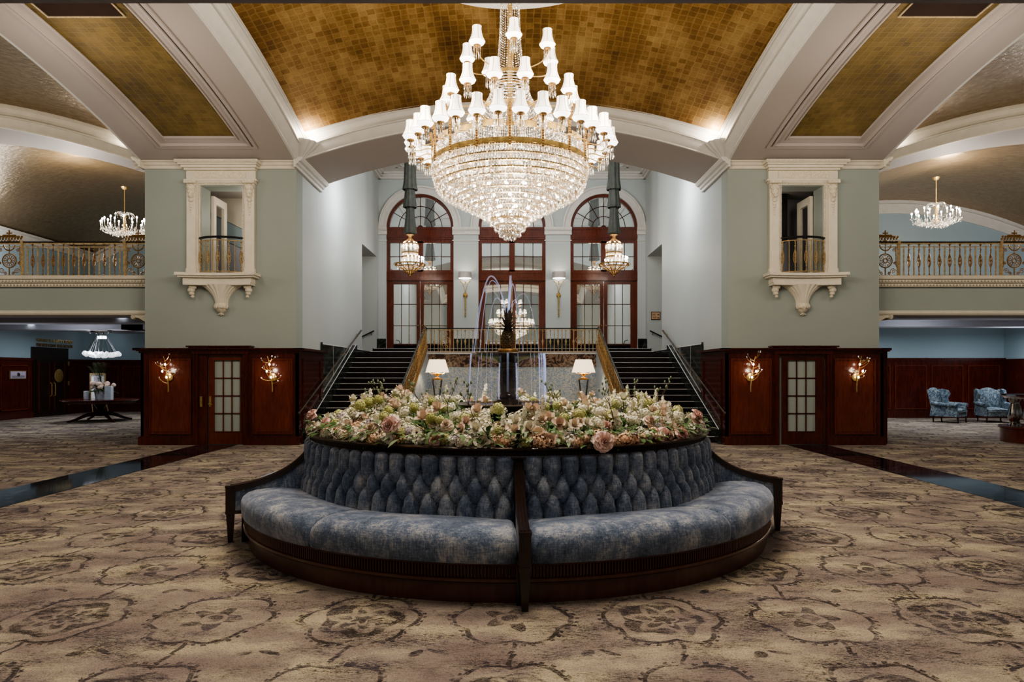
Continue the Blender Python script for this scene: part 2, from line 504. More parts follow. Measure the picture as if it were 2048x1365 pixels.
def lamp(kind, loc, power, col=(1, .93, .84), size=.3, rot=None, name='light', spread=None):
    l = bpy.data.lights.new(name, kind); l.energy = power; l.color = col
    if kind == 'AREA':
        l.shape = 'DISK'; l.size = size
        if spread: l.spread = spread
    else: l.shadow_soft_size = size
    o = bpy.data.objects.new(name, l); o.location = loc
    if rot: o.rotation_euler = rot
    COL.objects.link(o); return o
make_materials()
# ================================================================== THE ROOM
YP = 15.06          # front face of the two piers
YC = 9.0            # middle of the vaulted bay
SIDE = {-1: 'left', 1: 'right'}
def zmain(x): return 7.09 - .038 * x * x                 # arch over the stair hall
def zlong(y): return 7.05 - .0235 * (y - YC) ** 2        # arches running towards the camera
def zsidearch(x): return 7.18 - .0323 * (abs(x) - 13.7) ** 2

struct('floor', MB().box(-20, 20, -3.2, 28, -.2, 0), 'carpet')
for sg in (-1, 1):
    struct('floor_strip_' + SIDE[sg], MB().box(*sorted((sg * 6.03, sg * 6.90)), -3, 15.0, 0, .004), 'strip')

# --- piers with their upper niches
def wall_boxes(mb, x0, x1, y0, y1, z0, z1, holes):
    """box with rectangular holes (in x and z) through y"""
    xs = sorted({x0, x1, *[h[0] for h in holes], *[h[1] for h in holes]})
    zs = sorted({z0, z1, *[h[2] for h in holes], *[h[3] for h in holes]})
    for i in range(len(xs) - 1):
        for j in range(len(zs) - 1):
            cx, cz = (xs[i] + xs[i + 1]) / 2, (zs[j] + zs[j + 1]) / 2
            if not any(h[0] < cx < h[1] and h[2] < cz < h[3] for h in holes):
                mb.box(xs[i], xs[i + 1], y0, y1, zs[j], zs[j + 1])
    return mb
for sg in (-1, 1):
    n = SIDE[sg]
    xi, xo = sg * 4.76, sg * 8.10
    a, b = sorted((xi, xo)); h0, h1 = sorted((sg * 5.93, sg * 6.85))
    struct('wall_%s_pier' % n, wall_boxes(MB(), a, b, YP, YP + .45, 0, 6.32, [(h0, h1, 3.72, 5.71)]), 'sage')
    # the little room behind the niche
    mb = MB()
    mb.box(a + .04, a + .12, YP + .45, 16.95, 3.0, 6.3); mb.box(b - .12, b - .04, YP + .45, 16.95, 3.0, 6.3)
    mb.box(a + .12, b - .12, YP + .45, 16.95, 3.4, 3.72)
    struct('wall_%s_niche_side' % n, mb, 'sage')
    struct('ceiling_%s_niche' % n, MB().box(a + .12, b - .12, YP + .45, 16.95, 5.9, 6.0), 'lilac')
    struct('wall_%s_niche_back' % n, MB().box(a + .04, b - .04, 16.95, 17.0, 0, 6.3), 'sage' if sg < 0 else 'low')
    if sg < 0:   # a sloping pale flight crossing the view and a grey wedge under it
        struct('trim_1', MB().prism([(-7.6, 6.0), (-7.6, 5.62), (-5.5, 4.55), (-5.5, 6.0)], 1, 16.88, 16.94), 'cream')
        struct('trim_2', MB().prism([(-7.6, 5.1), (-7.6, 5.6), (-5.5, 4.55), (-5.5, 4.1)], 1, 16.86, 16.94), 'blue2')
        struct('trim_3', MB().prism([(-7.6, 3.72), (-7.6, 5.1), (-5.5, 4.1), (-5.5, 3.72)], 1, 16.88, 16.94), 'low')
    else:
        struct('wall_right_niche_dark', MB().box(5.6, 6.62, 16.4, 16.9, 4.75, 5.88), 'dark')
    # inner stone frame seen through the niche
    mb = MB(); q = sg * 6.86
    for y0, y1 in ((YP + .5, YP + .62), (YP + 1.05, YP + 1.2)):
        mb.box(*sorted((q, q - sg * .07)), y0, y1, 3.72, 5.45)
    mb.box(*sorted((q, q - sg * .07)), YP + .5, YP + 1.2, 5.45, 5.62)
    struct('trim_%d' % (4 if sg < 0 else 5), mb, 'cream')
    # cornice: front and return into the stair hall
    prof = [(0, 6.08), (.05, 6.08), (.05, 6.14), (.09, 6.16), (.11, 6.20), (.16, 6.22), (.20, 6.27), (.20, 6.30), (0, 6.30)]
    mb = MB()
    mb.prism([(YP - p, z) for p, z in prof], 0, a - (.0 if sg > 0 else .2), b + (.2 if sg > 0 else 0))
    struct('trim_%s_cornice' % n, mb, 'cream')
    mb = MB().prism([(xi - sg * p, z) for p, z in prof], 1, YP - .2, 17.0)
    struct('trim_%s_cornice_return' % n, mb, 'white')
    mb = MB().prism([(xo + sg * p, z) for p, z in prof], 1, YP - .2, 16.5)
    struct('trim_%s_cornice_outer' % n, mb, 'cream')

# --- arches: soffit, vertical band with its mouldings
BAND = [(0, 0), (0, .05), (.03, .05), (.05, .08), (.16, .16), (.20, .18), (.20, .22), (.235, .22), (.235, .16),
        (.26, .14), (.34, .12), (.42, .15), (.46, .22), (.46, .25), (.485, .25), (.485, .28), (.51, .28), (.51, .20)]
def band_along(fn_path, nseg):
    """fn_path(t, dz, dp) -> point; sweeps BAND"""
    return MB().grid(lambda u, v: fn_path(u, *BAND[round(v * (len(BAND) - 1))]), nseg, len(BAND) - 1)
def arch_x(name, x0, x1, zf, ynear, yfar, mat_s, face, ztop=7.9):
    """arch whose line runs along x; soffit from ynear to yfar; face = -1 band on the near side"""
    N_ = 48
    X = lambda u: x0 + (x1 - x0) * u
    struct('ceiling_%s_soffit' % name, MB().grid(lambda u, v: (X(u), ynear + (yfar - ynear) * v, zf(X(u))), N_, 1), mat_s, smooth=40)
    yb = ynear if face < 0 else yfar
    struct('trim_%s_arch' % name, band_along(lambda u, dz, dp: (X(u), yb + face * dp, zf(X(u)) + dz), N_), 'white' if name == 'stair' else 'cream', smooth=25)
    for y, nm in ((ynear, 'near'), (yfar, 'far')):
        struct('wall_%s_arch_%s' % (name, nm), MB().grid(lambda u, v: (X(u), y, zf(X(u)) + (ztop + .6 - zf(X(u))) * v), N_, 1), 'blue' if nm == 'far' else 'white')
arch_x('stair', -4.76, 4.76, zmain, YP, 17.0, 'lilac', -1)
arch_x('camera', -4.76, 4.76, zmain, 1.0, 2.94, 'lilac', 1)
for sg in (-1, 1):
    n = SIDE[sg]
    arch_x(n + '_gallery', *sorted((sg * 8.10, sg * 19.3)), zsidearch, YP, 16.5, 'lilac', -1)
    # the wide arch from pier to camera, with a gold leaf panel let into it
    a, b = sorted((sg * 4.76, sg * 8.10))
    struct('ceiling_%s_long_soffit' % n, MB().grid(lambda u, v: (a + (b - a) * u, 2.94 + (YP - 2.94) * v, zlong(2.94 + (YP - 2.94) * v)), 1, 60), 'lilac', smooth=40)
    for x, d, nm in ((sg * 4.76, -sg, 'inner'), (sg * 8.10, sg, 'outer')):
        Y = lambda u: 2.94 + (YP - 2.94) * u
        struct('trim_%s_long_arch_%s' % (n, nm), band_along(lambda u, dz, dp: (x + d * dp, Y(u), zlong(Y(u)) + dz), 60), 'white', smooth=25)
        struct('wall_%s_long_arch_%s' % (n, nm), MB().grid(lambda u, v: (x, Y(u), zlong(Y(u)) + (8.5 - zlong(Y(u))) * v), 60, 1), 'white')
    cx = sg * 6.43
    def soff(x, y, d): return (x, y, zlong(y) - d)
    y0, y1 = 4.0, 14.0
    struct('ceiling_%s_gold_panel' % n, MB().grid(lambda u, v: soff(cx - .73 + 1.46 * u, y0 + (y1 - y0) * v, .012), 1, 50), 'goldpanel')
    mb = MB()
    def bar(xa, xb, ya, yb, d, k):
        mb.grid(lambda u, v: soff(xa + (xb - xa) * u, ya + (yb - ya) * v, d), 1, k)
        for xx in (xa, xb): mb.grid(lambda u, v: soff(xx, ya + (yb - ya) * u, d * v), k, 1)
        for yy in (ya, yb): mb.grid(lambda u, v: soff(xa + (xb - xa) * u, yy, d * v), 1, 1)
    for w, o_, d in ((.06, 1.02, .035), (.03, .94, .055), (.02, .75, .03)):
        e = 1.02 - o_
        for q in (-1, 1): bar(cx + q * o_ - w / 2, cx + q * o_ + w / 2, y0 - .42 + e, y1 + .42 - e, d, 40)
        bar(cx - o_, cx + o_, y1 + .40 - e * 1.3 - w / 2, y1 + .40 - e * 1.3 + w / 2, d, 2)
        bar(cx - o_, cx + o_, y0 - .40 + e * 1.3 - w / 2, y0 - .40 + e * 1.3 + w / 2, d, 2)
    struct('trim_%s_panel_frame' % n, mb, 'lilac')
    g = thing('ceiling_vent', 'long dark ceiling grille in the gold panel above the %s pier' % n, 'vent', (cx, 9.3, 6.9))
    MB().grid(lambda u, v: soff(cx - .56 + 1.12 * u, 8.1 + 2.2 * v, .03), 1, 10).build('grille', 'vent', g)
    mb = MB()
    for xx in (cx - .6, cx + .57):
        mb.grid(lambda u, v: soff(xx + .03 * u, 8.07 + 2.26 * v, .04), 1, 10)
    mb.grid(lambda u, v: soff(cx - .6 + 1.2 * u, 10.3 + .03 * v, .04), 1, 1)
    mb.build('frame', 'gilt', g)
    # corner shell with its hidden uplight
    for k, (yy, fy) in enumerate(((YP, -1),)):
        t = thing('uplight_shell', 'fluted plaster shell uplight in the vault corner above the %s pier' % n, 'wall light', (sg * 4.70, yy - .06, 6.3))
        def rad(ang): return 1 + .03 * cos(ang * 26)
        a0, a1 = (0, PI / 2) if sg < 0 else (-PI / 2, 0)
        prof = [(.03, -.14), (.07, -.12), (.14, -.02), (.27, .08), (.42, .17), (.54, .27), (.55, .30), (.51, .30), (.40, .22), (.1, .16)]
        MB().lathe(prof, (sg * 4.72, YP - .02, 6.30), 60, a0, a1, rad).build('bowl', 'white', t, smooth=30)
    # gold vaults
    dz0 = 8.45
    sx = sg * 13.7
    struct('ceiling_%s_bay_vault' % n, MB().grid(lambda u, v: ((lambda X_, Y_: (X_, Y_, dz0 - .0323 * (X_ - sx) ** 2 - .0235 * (Y_ - YC) ** 2))(sx - 5.5 + 11.0 * u, 2.9 + 12.2 * v)), 30, 30), 'goldside', smooth=60)
struct('ceiling_main_vault', MB().grid(lambda u, v: ((lambda X_, Y_: (X_, Y_, 8.34 - .0368 * X_ * X_ - .0235 * (Y_ - YC) ** 2))(-4.7 + 9.4 * u, 2.9 + 12.2 * v)), 40, 40), 'gold', smooth=60)
t = MB().lathe([(.0, 7.43), (1.80, 7.43), (1.96, 7.43), (1.99, 7.47), (1.99, 7.56), (1.92, 7.62), (1.87, 8.6)], (0, YC, 0), 64)
struct('ceiling_medallion', t, 'white', smooth=35)

# --- camera side of the room: low gallery whose edge is the dark bar along the top of the picture
struct('ceiling_beam', MB().box(-4.76, 4.76, 2.70, 2.94, 3.19, 3.75), 'beam')
struct('ceiling_camera_gallery', MB().box(-4.76, 4.76, -3, 2.70, 3.25, 3.72), 'low')
struct('wall_camera', MB().box(-20, 20, -3.2, -3.0, 0, 9), 'sage')
for sg in (-1, 1):
    a, b = sorted((sg * 4.76, sg * 8.1))
    struct('wall_%s_camera_pier' % SIDE[sg], MB().box(a, b, 1.0, 2.94, 2.13, 6.3), 'sage')
    struct('wall_%s_camera_panelling' % SIDE[sg], MB().box(a - .04, b + .04, .96, 2.98, 0, 2.13), 'mahogany')
    struct('wall_%s_outer' % SIDE[sg], MB().box(*sorted((sg * 19.3, sg * 19.5)), -3, 15.1, 0, 9), 'blue2')

# --- stair hall
for sg in (-1, 1):
    n = SIDE[sg]; x = sg * 4.77
    a, b = sorted((x, x + sg * .25))
    mb = MB()
    mb.box(a, b, YP + .45, 21.7, 0, 9.0); mb.box(a, b, 21.7, 24.4, 5.69, 9.0); mb.box(a, b, 24.08, 24.4, 0, 5.69); mb.box(a, b, 21.7, 24.08, 0, 2.2)
    struct('wall_%s_stair' % n, mb, 'blue')
    # side passage: jamb, back wall with a rising handrail
    mb = MB()
    mb.box(*sorted((x + sg * .25, x + sg * 2.6)), 24.08, 24.2, 1.9, 5.9)
    mb.box(*sorted((x + sg * .25, x + sg * 2.6)), 21.5, 21.7, 1.9, 5.9)
    mb.box(*sorted((x + sg * 2.6, x + sg * 2.7)), 21.5, 24.2, 1.9, 5.9)
    struct('wall_%s_passage' % n, mb, 'blue')
    struct('ceiling_%s_passage' % n, MB().box(*sorted((x + sg * .25, x + sg * 2.6)), 21.7, 24.08, 5.69, 5.8), 'white')
    struct('floor_%s_passage' % n, MB().box(*sorted((x, x + sg * 2.6)), 21.7, 24.08, 2.0, 2.3), 'stair')
    # black marble wainscot with seams, sloping curb
    mb = MB().box(*sorted((x, x - sg * .03)), 17.02, 21.7, 0, 2.33)
    mb.box(*sorted((x, x - sg * .03)), 24.08, 24.38, 2.3, 2.78)
    mb.box(*sorted((x, x - sg * .05)), 17.0, 17.02, 0, 2.35)
    struct('wall_%s_marble' % n, mb, 'marble')
    mb = MB()
    for yy in (18.1, 19.25, 20.4): mb.box(*sorted((x - sg * .03, x - sg * .032)), yy, yy + .012, 0, 2.33)
    mb.box(*sorted((x - sg * .03, x - sg * .034)), 17.02, 21.7, 2.30, 2.33)
    struct('trim_%s_marble_seam' % n, mb, 'nosing')
    q = [(15.25, .0), (15.25, .32), (20.2, 2.40), (20.33, 2.40), (20.33, 2.0), (15.9, .0)]
    struct('trim_%s_stair_curb' % n, MB().prism(q, 0, *sorted((x - sg * .02, x - sg * .16))), 'marble')
    mb = MB()
    for e0, e1 in ((.145, .162), (.035, .045)): mb.prism([(15.25, .32), (15.25, .332), (20.2, 2.412), (20.2, 2.40)], 0, *sorted((x - sg * e0, x - sg * e1)))
    struct('trim_%s_curb_edge' % n, mb, 'nosing')
# flights, landing
for sg in (-1, 1):
    n = SIDE[sg]; a, b = sorted((sg * 2.625, sg * 4.605))
    mb = MB(); nb = MB(); sb = MB()
    r_, t_ = .1455, .345
    for k in range(1, 15):
        y0 = 15.5 + t_ * (k - 1)
        mb.box(a, b, y0 + .02, y0 + t_ + .02 if k < 14 else 20.35, 0 if k < 3 else (k - 2) * r_, k * r_ - .012)
        nb.box(a, b, y0, y0 + .03, k * r_ - .018, k * r_ - .004)
        for xx in (sg * 4.30, sg * 4.0, sg * 2.8):
            sb.box(xx - .006, xx + .006, y0 + .017, y0 + .02, (k - 1) * r_, k * r_ - .012)
    g = thing('staircase', 'dark %s flight of marble steps with pale nosings rising beside the fountain' % n, 'stairs', (sg * 3.6, 15.5, 0))
    mb.build('steps', 'stair', g); nb.build('nosing', 'nosing', g); sb.build('joint', 'vent', g)['kind'] = 'stuff'; g.children[1]['kind'] = 'stuff'
    # inner string of the flight (pale blue on the fountain side)
    q = [(15.4, 0), (15.4, .30), (20.33, 2.34), (20.33, 0)]
    struct('wall_%s_string' % n, MB().prism(q, 0, *sorted((sg * 2.50, sg * 2.62))), 'mural')
    struct('trim_%s_string_cap' % n, MB().prism([(15.38, .30), (15.38, .36), (20.33, 2.40), (20.33, 2.34)], 0, *sorted((sg * 2.49, sg * 2.622))), 'oldbrass')
struct('floor_landing', MB().box(-4.78, 4.78, 20.33, 22.9, 2.0, 2.18), 'stair')
mb = MB().box(-4.78, 4.78, 22.8, 24.6, 2.18, 2.30); mb.box(-4.78, 4.78, 23.4, 24.6, 2.30, 2.42)
struct('floor_upper_step', mb, 'stair')
struct('trim_landing_nosing', MB().box(-4.74, 4.74, 22.77, 22.81, 2.285, 2.30).box(-4.74, 4.74, 23.37, 23.41, 2.405, 2.42).box(-2.5, 2.5, 20.28, 20.34, 2.14, 2.185), 'nosing')
struct('wall_mural', MB().box(-2.62, 2.62, 20.34, 20.6, 0, 1.78), 'mural')
struct('wall_marble_band', MB().box(-2.62, 2.62, 20.31, 20.6, 1.76, 2.17), 'brownmarble')
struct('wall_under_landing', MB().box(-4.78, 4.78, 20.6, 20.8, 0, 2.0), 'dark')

# back wall with three arched openings
DC = (-3.29, 0.0, 3.29); DR = 1.20; ZS = 6.78
def arch_top(x):
    for c in DC:
        if abs(x - c) < DR: return ZS + math.sqrt(max(0, DR * DR - (x - c) ** 2))
    return None
mb = MB()
edges = [-4.9]
for c in DC: edges += [c - DR, c + DR]
edges.append(4.9)
for i in range(0, len(edges), 2): mb.box(edges[i], edges[i + 1], 24.4, 24.8, 2.2, 9.0)
for c in DC:
    n_ = 28
    for k in range(n_):
        xa = c - DR * cos(PI * k / n_); xb = c - DR * cos(PI * (k + 1) / n_)
        za = ZS + DR * sin(PI * k / n_); zb = ZS + DR * sin(PI * (k + 1) / n_)
        mb.add([(xa, 24.4, za), (xb, 24.4, zb), (xb, 24.4, 9), (xa, 24.4, 9), (xa, 24.8, za), (xb, 24.8, zb)], [(0, 1, 2, 3), (0, 4, 5, 1)])
struct('wall_back', mb, 'blue')
# ceiling of the stair hall with layered mouldings
struct('ceiling_stair_hall', MB().box(-5, 5, 16.9, 24.6, 8.72, 8.9), 'white')
mb = MB()
for ins, w, z0 in ((0, .10, 8.50), (0, .16, 8.58), (0, .24, 8.66), (.75, .08, 8.68), (.95, .05, 8.66)):
    x0, x1, y0, y1 = -4.78 + ins, 4.78 - ins, 17 + ins, 24.4 - ins
    mb.box(x0, x1, y0, y0 + w, z0, 8.73); mb.box(x0, x1, y1 - w, y1, z0, 8.73); mb.box(x0, x0 + w, y0, y1, z0, 8.73); mb.box(x1 - w, x1, y0, y1, z0, 8.73)
struct('trim_stair_ceiling', mb, 'white')
mb = MB()
mb.box(-4.0, 4.0, 17.8, 23.6, 8.69, 8.725)
struct('ceiling_ornament_field', mb, 'white')
# archivolts, imposts, pilaster edges
mb = MB()
for c in DC:
    for r0, r1, d in ((1.20, 1.27, .05), (1.27, 1.42, .03), (1.42, 1.48, .08)):
        def P_(u, v, r0=r0, r1=r1, d=d, c=c):
            a = PI * u; rr, yy = [(r0, 24.4), (r0, 24.4 - d), (r1, 24.4 - d), (r1, 24.4)][round(v * 3)]
            return (c - rr * cos(a), yy, ZS + rr * sin(a))
        mb.grid(P_, 40, 3)
struct('trim_back_archivolts', mb, 'white', smooth=30)
mb = MB()
for x0, x1 in ((-4.78, -4.50), (-2.10, -1.19), (1.19, 2.10), (4.50, 4.78)):
    for z0, z1, d in ((6.52, 6.56, .05), (6.56, 6.66, .03), (6.66, 6.70, .07), (6.70, 6.78, .10), (6.30, 6.33, .03)):
        mb.box(x0 - (.03 if x0 > -4.7 else 0), x1 + (.03 if x1 < 4.7 else 0), 24.4 - d, 24.4, z0, z1)
struct('trim_back_imposts', mb, 'white')
mb = MB()
for x0, x1 in ((-4.78, -4.50), (-2.09, -1.20), (1.20, 2.09), (4.50, 4.78)): mb.box(x0, x1, 24.34, 24.4, 2.42, 2.80)
struct('baseboard_back', mb, 'marble')

# the three tall mahogany door sets
def doorset(idx, c):
    g = sgroup('door_%d' % idx, (c, 24.5, 2.42))
    y0, y1 = 24.46, 24.56
    mb = MB()
    mb.box(c - 1.2, c - 1.08, y0, y1, 2.42, ZS); mb.box(c + 1.08, c + 1.2, y0, y1, 2.42, ZS)
    mb.box(c - 1.2, c + 1.2, y0 - .04, y1, 6.36, 6.80); mb.box(c - 1.2, c + 1.2, y0 - .07, y1, 6.42, 6.47); mb.box(c - 1.2, c + 1.2, y0 - .07, y1, 6.70, 6.76)
    mb.box(c - 1.08, c + 1.08, y0, y1, 6.24, 6.36)
    mb.box(c - 1.2, c + 1.2, y0 - .04, y1, 4.90, 5.18); mb.box(c - 1.2, c + 1.2, y0 - .06, y1, 4.88, 4.92); mb.box(c - 1.2, c + 1.2, y0 - .06, y1, 5.14, 5.20)
    mb.box(c - .10, c + .10, y0, y1, 5.18, 6.30)
    mb.box(c - 1.08, c + 1.08, y0, y1, 5.18, 5.26)
    # arch rim
    def rim(u, v):
        a = PI * u; rr, yy = [(1.20, y1), (1.20, y0), (1.10, y0), (1.10, y1)][round(v * 3)]
        return (c - rr * cos(a), yy, ZS + rr * sin(a))
    mb.grid(rim, 40, 3)
    mb.build('frame', 'mahogany2', g)
    gm = MB()
    gm.prism([(c - 1.12 * cos(PI * k / 32), ZS + 1.12 * sin(PI * k / 32)) for k in range(33)], 1, 24.53, 24.55)
    gm.box(c - 1.1, c + 1.1, 24.53, 24.55, 5.2, 6.3); gm.box(c - 1.1, c + 1.1, 24.53, 24.55, 2.6, 4.9)
    gm.build('mirror_glass', 'doorglass', g)
    mu = MB(); r = .012
    for rr in (.42, .78): mu.tube([(c - rr * cos(PI * k / 24), 24.52, ZS + rr * sin(PI * k / 24)) for k in range(25)], r, 4)
    for a in (30, 60, 90, 120, 150):
        aa = R(a); ra = .42 if a != 90 else .05
        mu.tube([(c - ra * cos(aa), 24.52, ZS + ra * sin(aa)), (c - 1.12 * cos(aa), 24.52, ZS + 1.12 * sin(aa))], r, 4)
    mu.prism([(c - .1 * cos(PI * k / 12), ZS + .1 * sin(PI * k / 12)) for k in range(13)], 1, 24.49, 24.53)
    mu.build('fanlight_bars', 'mahogany', g)
    mu = MB()
    for s in (-1, 1):
        x0, x1 = (c - 1.08, c - .10) if s < 0 else (c + .10, c + 1.08)
        for k in (1, 2): mu.box(x0 + (x1 - x0) * k / 3 - .012, x0 + (x1 - x0) * k / 3 + .012, 24.51, 24.53, 5.2, 6.3)
        mu.box(x0, x1, 24.51, 24.53, 5.74, 5.765)
    mu.build('transom_bars', 'mahogany', g)
    for s in (-1, 1):
        x0, x1 = (c - 1.08, c - .012) if s < 0 else (c + .012, c + 1.08)
        leaf = MB().frame(x0, x1, 2.44, 4.88, .12, 24.48, 24.55).build('door_leaf', 'mahogany2', g)
        mu = MB().box(x0 + .12, x1 - .12, 24.48, 24.55, 2.44, 2.62)
        ix0, ix1 = x0 + .12, x1 - .12
        for k in (1, 2): mu.box(ix0 + (ix1 - ix0) * k / 3 - .01, ix0 + (ix1 - ix0) * k / 3 + .01, 24.51, 24.53, 2.6, 4.8)
        for zz in (3.26, 4.03): mu.box(ix0, ix1, 24.51, 24.53, zz, zz + .022)
        mu.build('glazing_bars', 'mahogany', leaf)
        MB().ball((x0 + 1.0 if s < 0 else x1 - 1.0, 24.45, 3.27), .028).build('door_knob', 'brass', leaf, smooth=40)
for i, c in enumerate(DC): doorset(i + 1, c)

# --- mahogany panelling on the piers, with the little doors
def pframe(mb, x0, x1, z0, z1, y, w=.045, d=.03):
    for k, (o_, p_) in enumerate(((0, d), (w * .5, d * .55))):
        mb.frame(x0 + o_, x1 - o_, z0 + o_, z1 - o_, w * .45, y - p_, y)
for sg in (-1, 1):
    n = SIDE[sg]
    g = sgroup('wall_%s_panelling' % n, (sg * 6.43, YP, 0))
    X = (lambda px: (px - 1024) * (YP - .05) / FPX)
    if sg < 0: pA, cas, dr, pB = (300, 383), (388, 497), (417, 485), (506, 586)
    else: pA, cas, dr, pB = (1461, 1542), (1548, 1662), (1557, 1650), (1668, 1750)
    a, b = sorted((sg * 4.70, sg * 8.16))
    dx0, dx1 = X(dr[0]), X(dr[1]); zd = 1.93
    mb = wall_boxes(MB(), a, b, YP - .06, YP + .0, 0, 2.10, [(dx0 - .02, dx1 + .02, 0, zd + .02)])
    mb.box(a - .03, X(cas[0]), YP - .11, YP, 0, .16); mb.box(X(cas[1]), b + .03, YP - .11, YP, 0, .16)
    mb.box(a - .02, X(cas[0]), YP - .09, YP, .16, .19); mb.box(X(cas[1]), b + .02, YP - .09, YP, .16, .19)
    mb.build('boards', 'mahogany', g)
    mb = MB()
    for z0, z1, d in ((2.02, 2.06, .09), (2.06, 2.10, .13), (2.10, 2.13, .18)): mb.box(a - d + .06, b + d - .06, YP - d, YP, z0, z1)
    cx0, cx1 = X(cas[0]), X(cas[1])
    for z0, z1, d in ((2.0, 2.12, .12), (2.12, 2.15, .17), (2.15, 2.18, .21)): mb.box(cx0 - d + .1, cx1 + d - .1, YP - d, YP, z0, z1)
    for xx, s in ((cx0, 1), (cx1, -1)):
        x0_, x1_ = sorted((xx, xx + s * .10)); mb.box(x0_, x1_, YP - .10, YP, 0, 2.0)
        x0_, x1_ = sorted((xx + s * .02, xx + s * .045)); mb.box(x0_, x1_, YP - .12, YP, .19, 2.0)
    mb.build('cap_moulding', 'mahogany', g)
    for px0, px1 in (pA, pB):
        mb = MB(); pframe(mb, X(px0), X(px1), .24, 1.90, YP - .06)
        mb.box(X(px0) + .05, X(px1) - .05, YP - .068, YP - .06, .29, 1.85)
        mb.build('raised_panel', 'mahogany2', g)
    # return sides of the panelling
    mb = MB()
    for xx, s, ye in ((sg * 4.76, -sg, 17.0), (sg * 8.10, sg, 17.2)):
        x0_, x1_ = sorted((xx, xx + s * .06)); mb.box(x0_, x1_, YP - .06, ye, 0, 2.10)
        x0_, x1_ = sorted((xx, xx + s * .10)); mb.box(x0_, x1_, YP - .1, ye, 0, .18)
        x0_, x1_ = sorted((xx, xx + s * .18)); mb.box(x0_, x1_, YP - .18, ye, 2.08, 2.13)
        for yy in (15.3, 16.7):
            x0_, x1_ = sorted((xx, xx + s * .085)); mb.box(x0_, x1_, yy, yy + .04, .3, 1.86)
        for zz in (.3, 1.86):
            x0_, x1_ = sorted((xx, xx + s * .085)); mb.box(x0_, x1_, 15.3, 16.74, zz, zz + .04)
    mb.build('return_boards', 'mahogany', g)
    # the door itself
    d = sgroup('door_%d' % (4 if sg < 0 else 5), ((dx0 + dx1) / 2, YP, 0))
    wm = 'mahogany2' if sg < 0 else 'mahogany'
    gx0, gx1 = ((X(428), X(480)) if sg < 0 else (X(1576), X(1632)))
    gz0, gz1 = .30, 1.86
    mb = wall_boxes(MB(), dx0 + (.0 if sg < 0 else .08), dx1, YP - .03, YP + .02, .02, zd, [(gx0, gx1, gz0, gz1)])
    mb.build('door_leaf', wm, d)
    MB().box(gx0, gx1, YP + .0, YP + .01, gz0, gz1).build('frosted_panes', 'frost', d)
    mb = MB()
    for k in (1, 2): mb.box(gx0 + (gx1 - gx0) * k / 3 - .012, gx0 + (gx1 - gx0) * k / 3 + .012, YP - .02, YP + .01, gz0, gz1)
    for k in (1, 2, 3): mb.box(gx0, gx1, YP - .02, YP + .01, gz0 + (gz1 - gz0) * k / 4 - .012, gz0 + (gz1 - gz0) * k / 4 + .012)
    mb.frame(gx0 - .02, gx1 + .02, gz0 - .02, gz1 + .02, .02, YP - .045, YP - .02)
    mb.build('glazing_bars', wm, d)
    if sg < 0:
        MB().box(X(417.5), X(422), YP - .045, YP - .03, .84, 1.07).build('lock_plate', 'brass', d)
        mb = MB().ball((X(420), YP - .08, .90), .025).box(X(418), X(426), YP - .09, YP - .08, .885, .90); mb.build('door_handle', 'brass', d, smooth=40)
        MB().box(X(403), X(407.5), YP - .13, YP - .12, .84, 1.07).build('strike_plate', 'brass', g)
# dark jamb standing out beside the right pier
mb = MB().box(8.12, 8.36, 15.2, 15.34, 0, 2.12); mb.box(8.10, 8.40, 15.16, 15.36, 2.06, 2.13); mb.box(8.16, 8.28, 15.10, 15.2, 0, 1.5); mb.box(8.14, 8.30, 15.08, 15.2, 1.5, 1.52)
struct('trim_right_jamb', mb, 'mahogany')

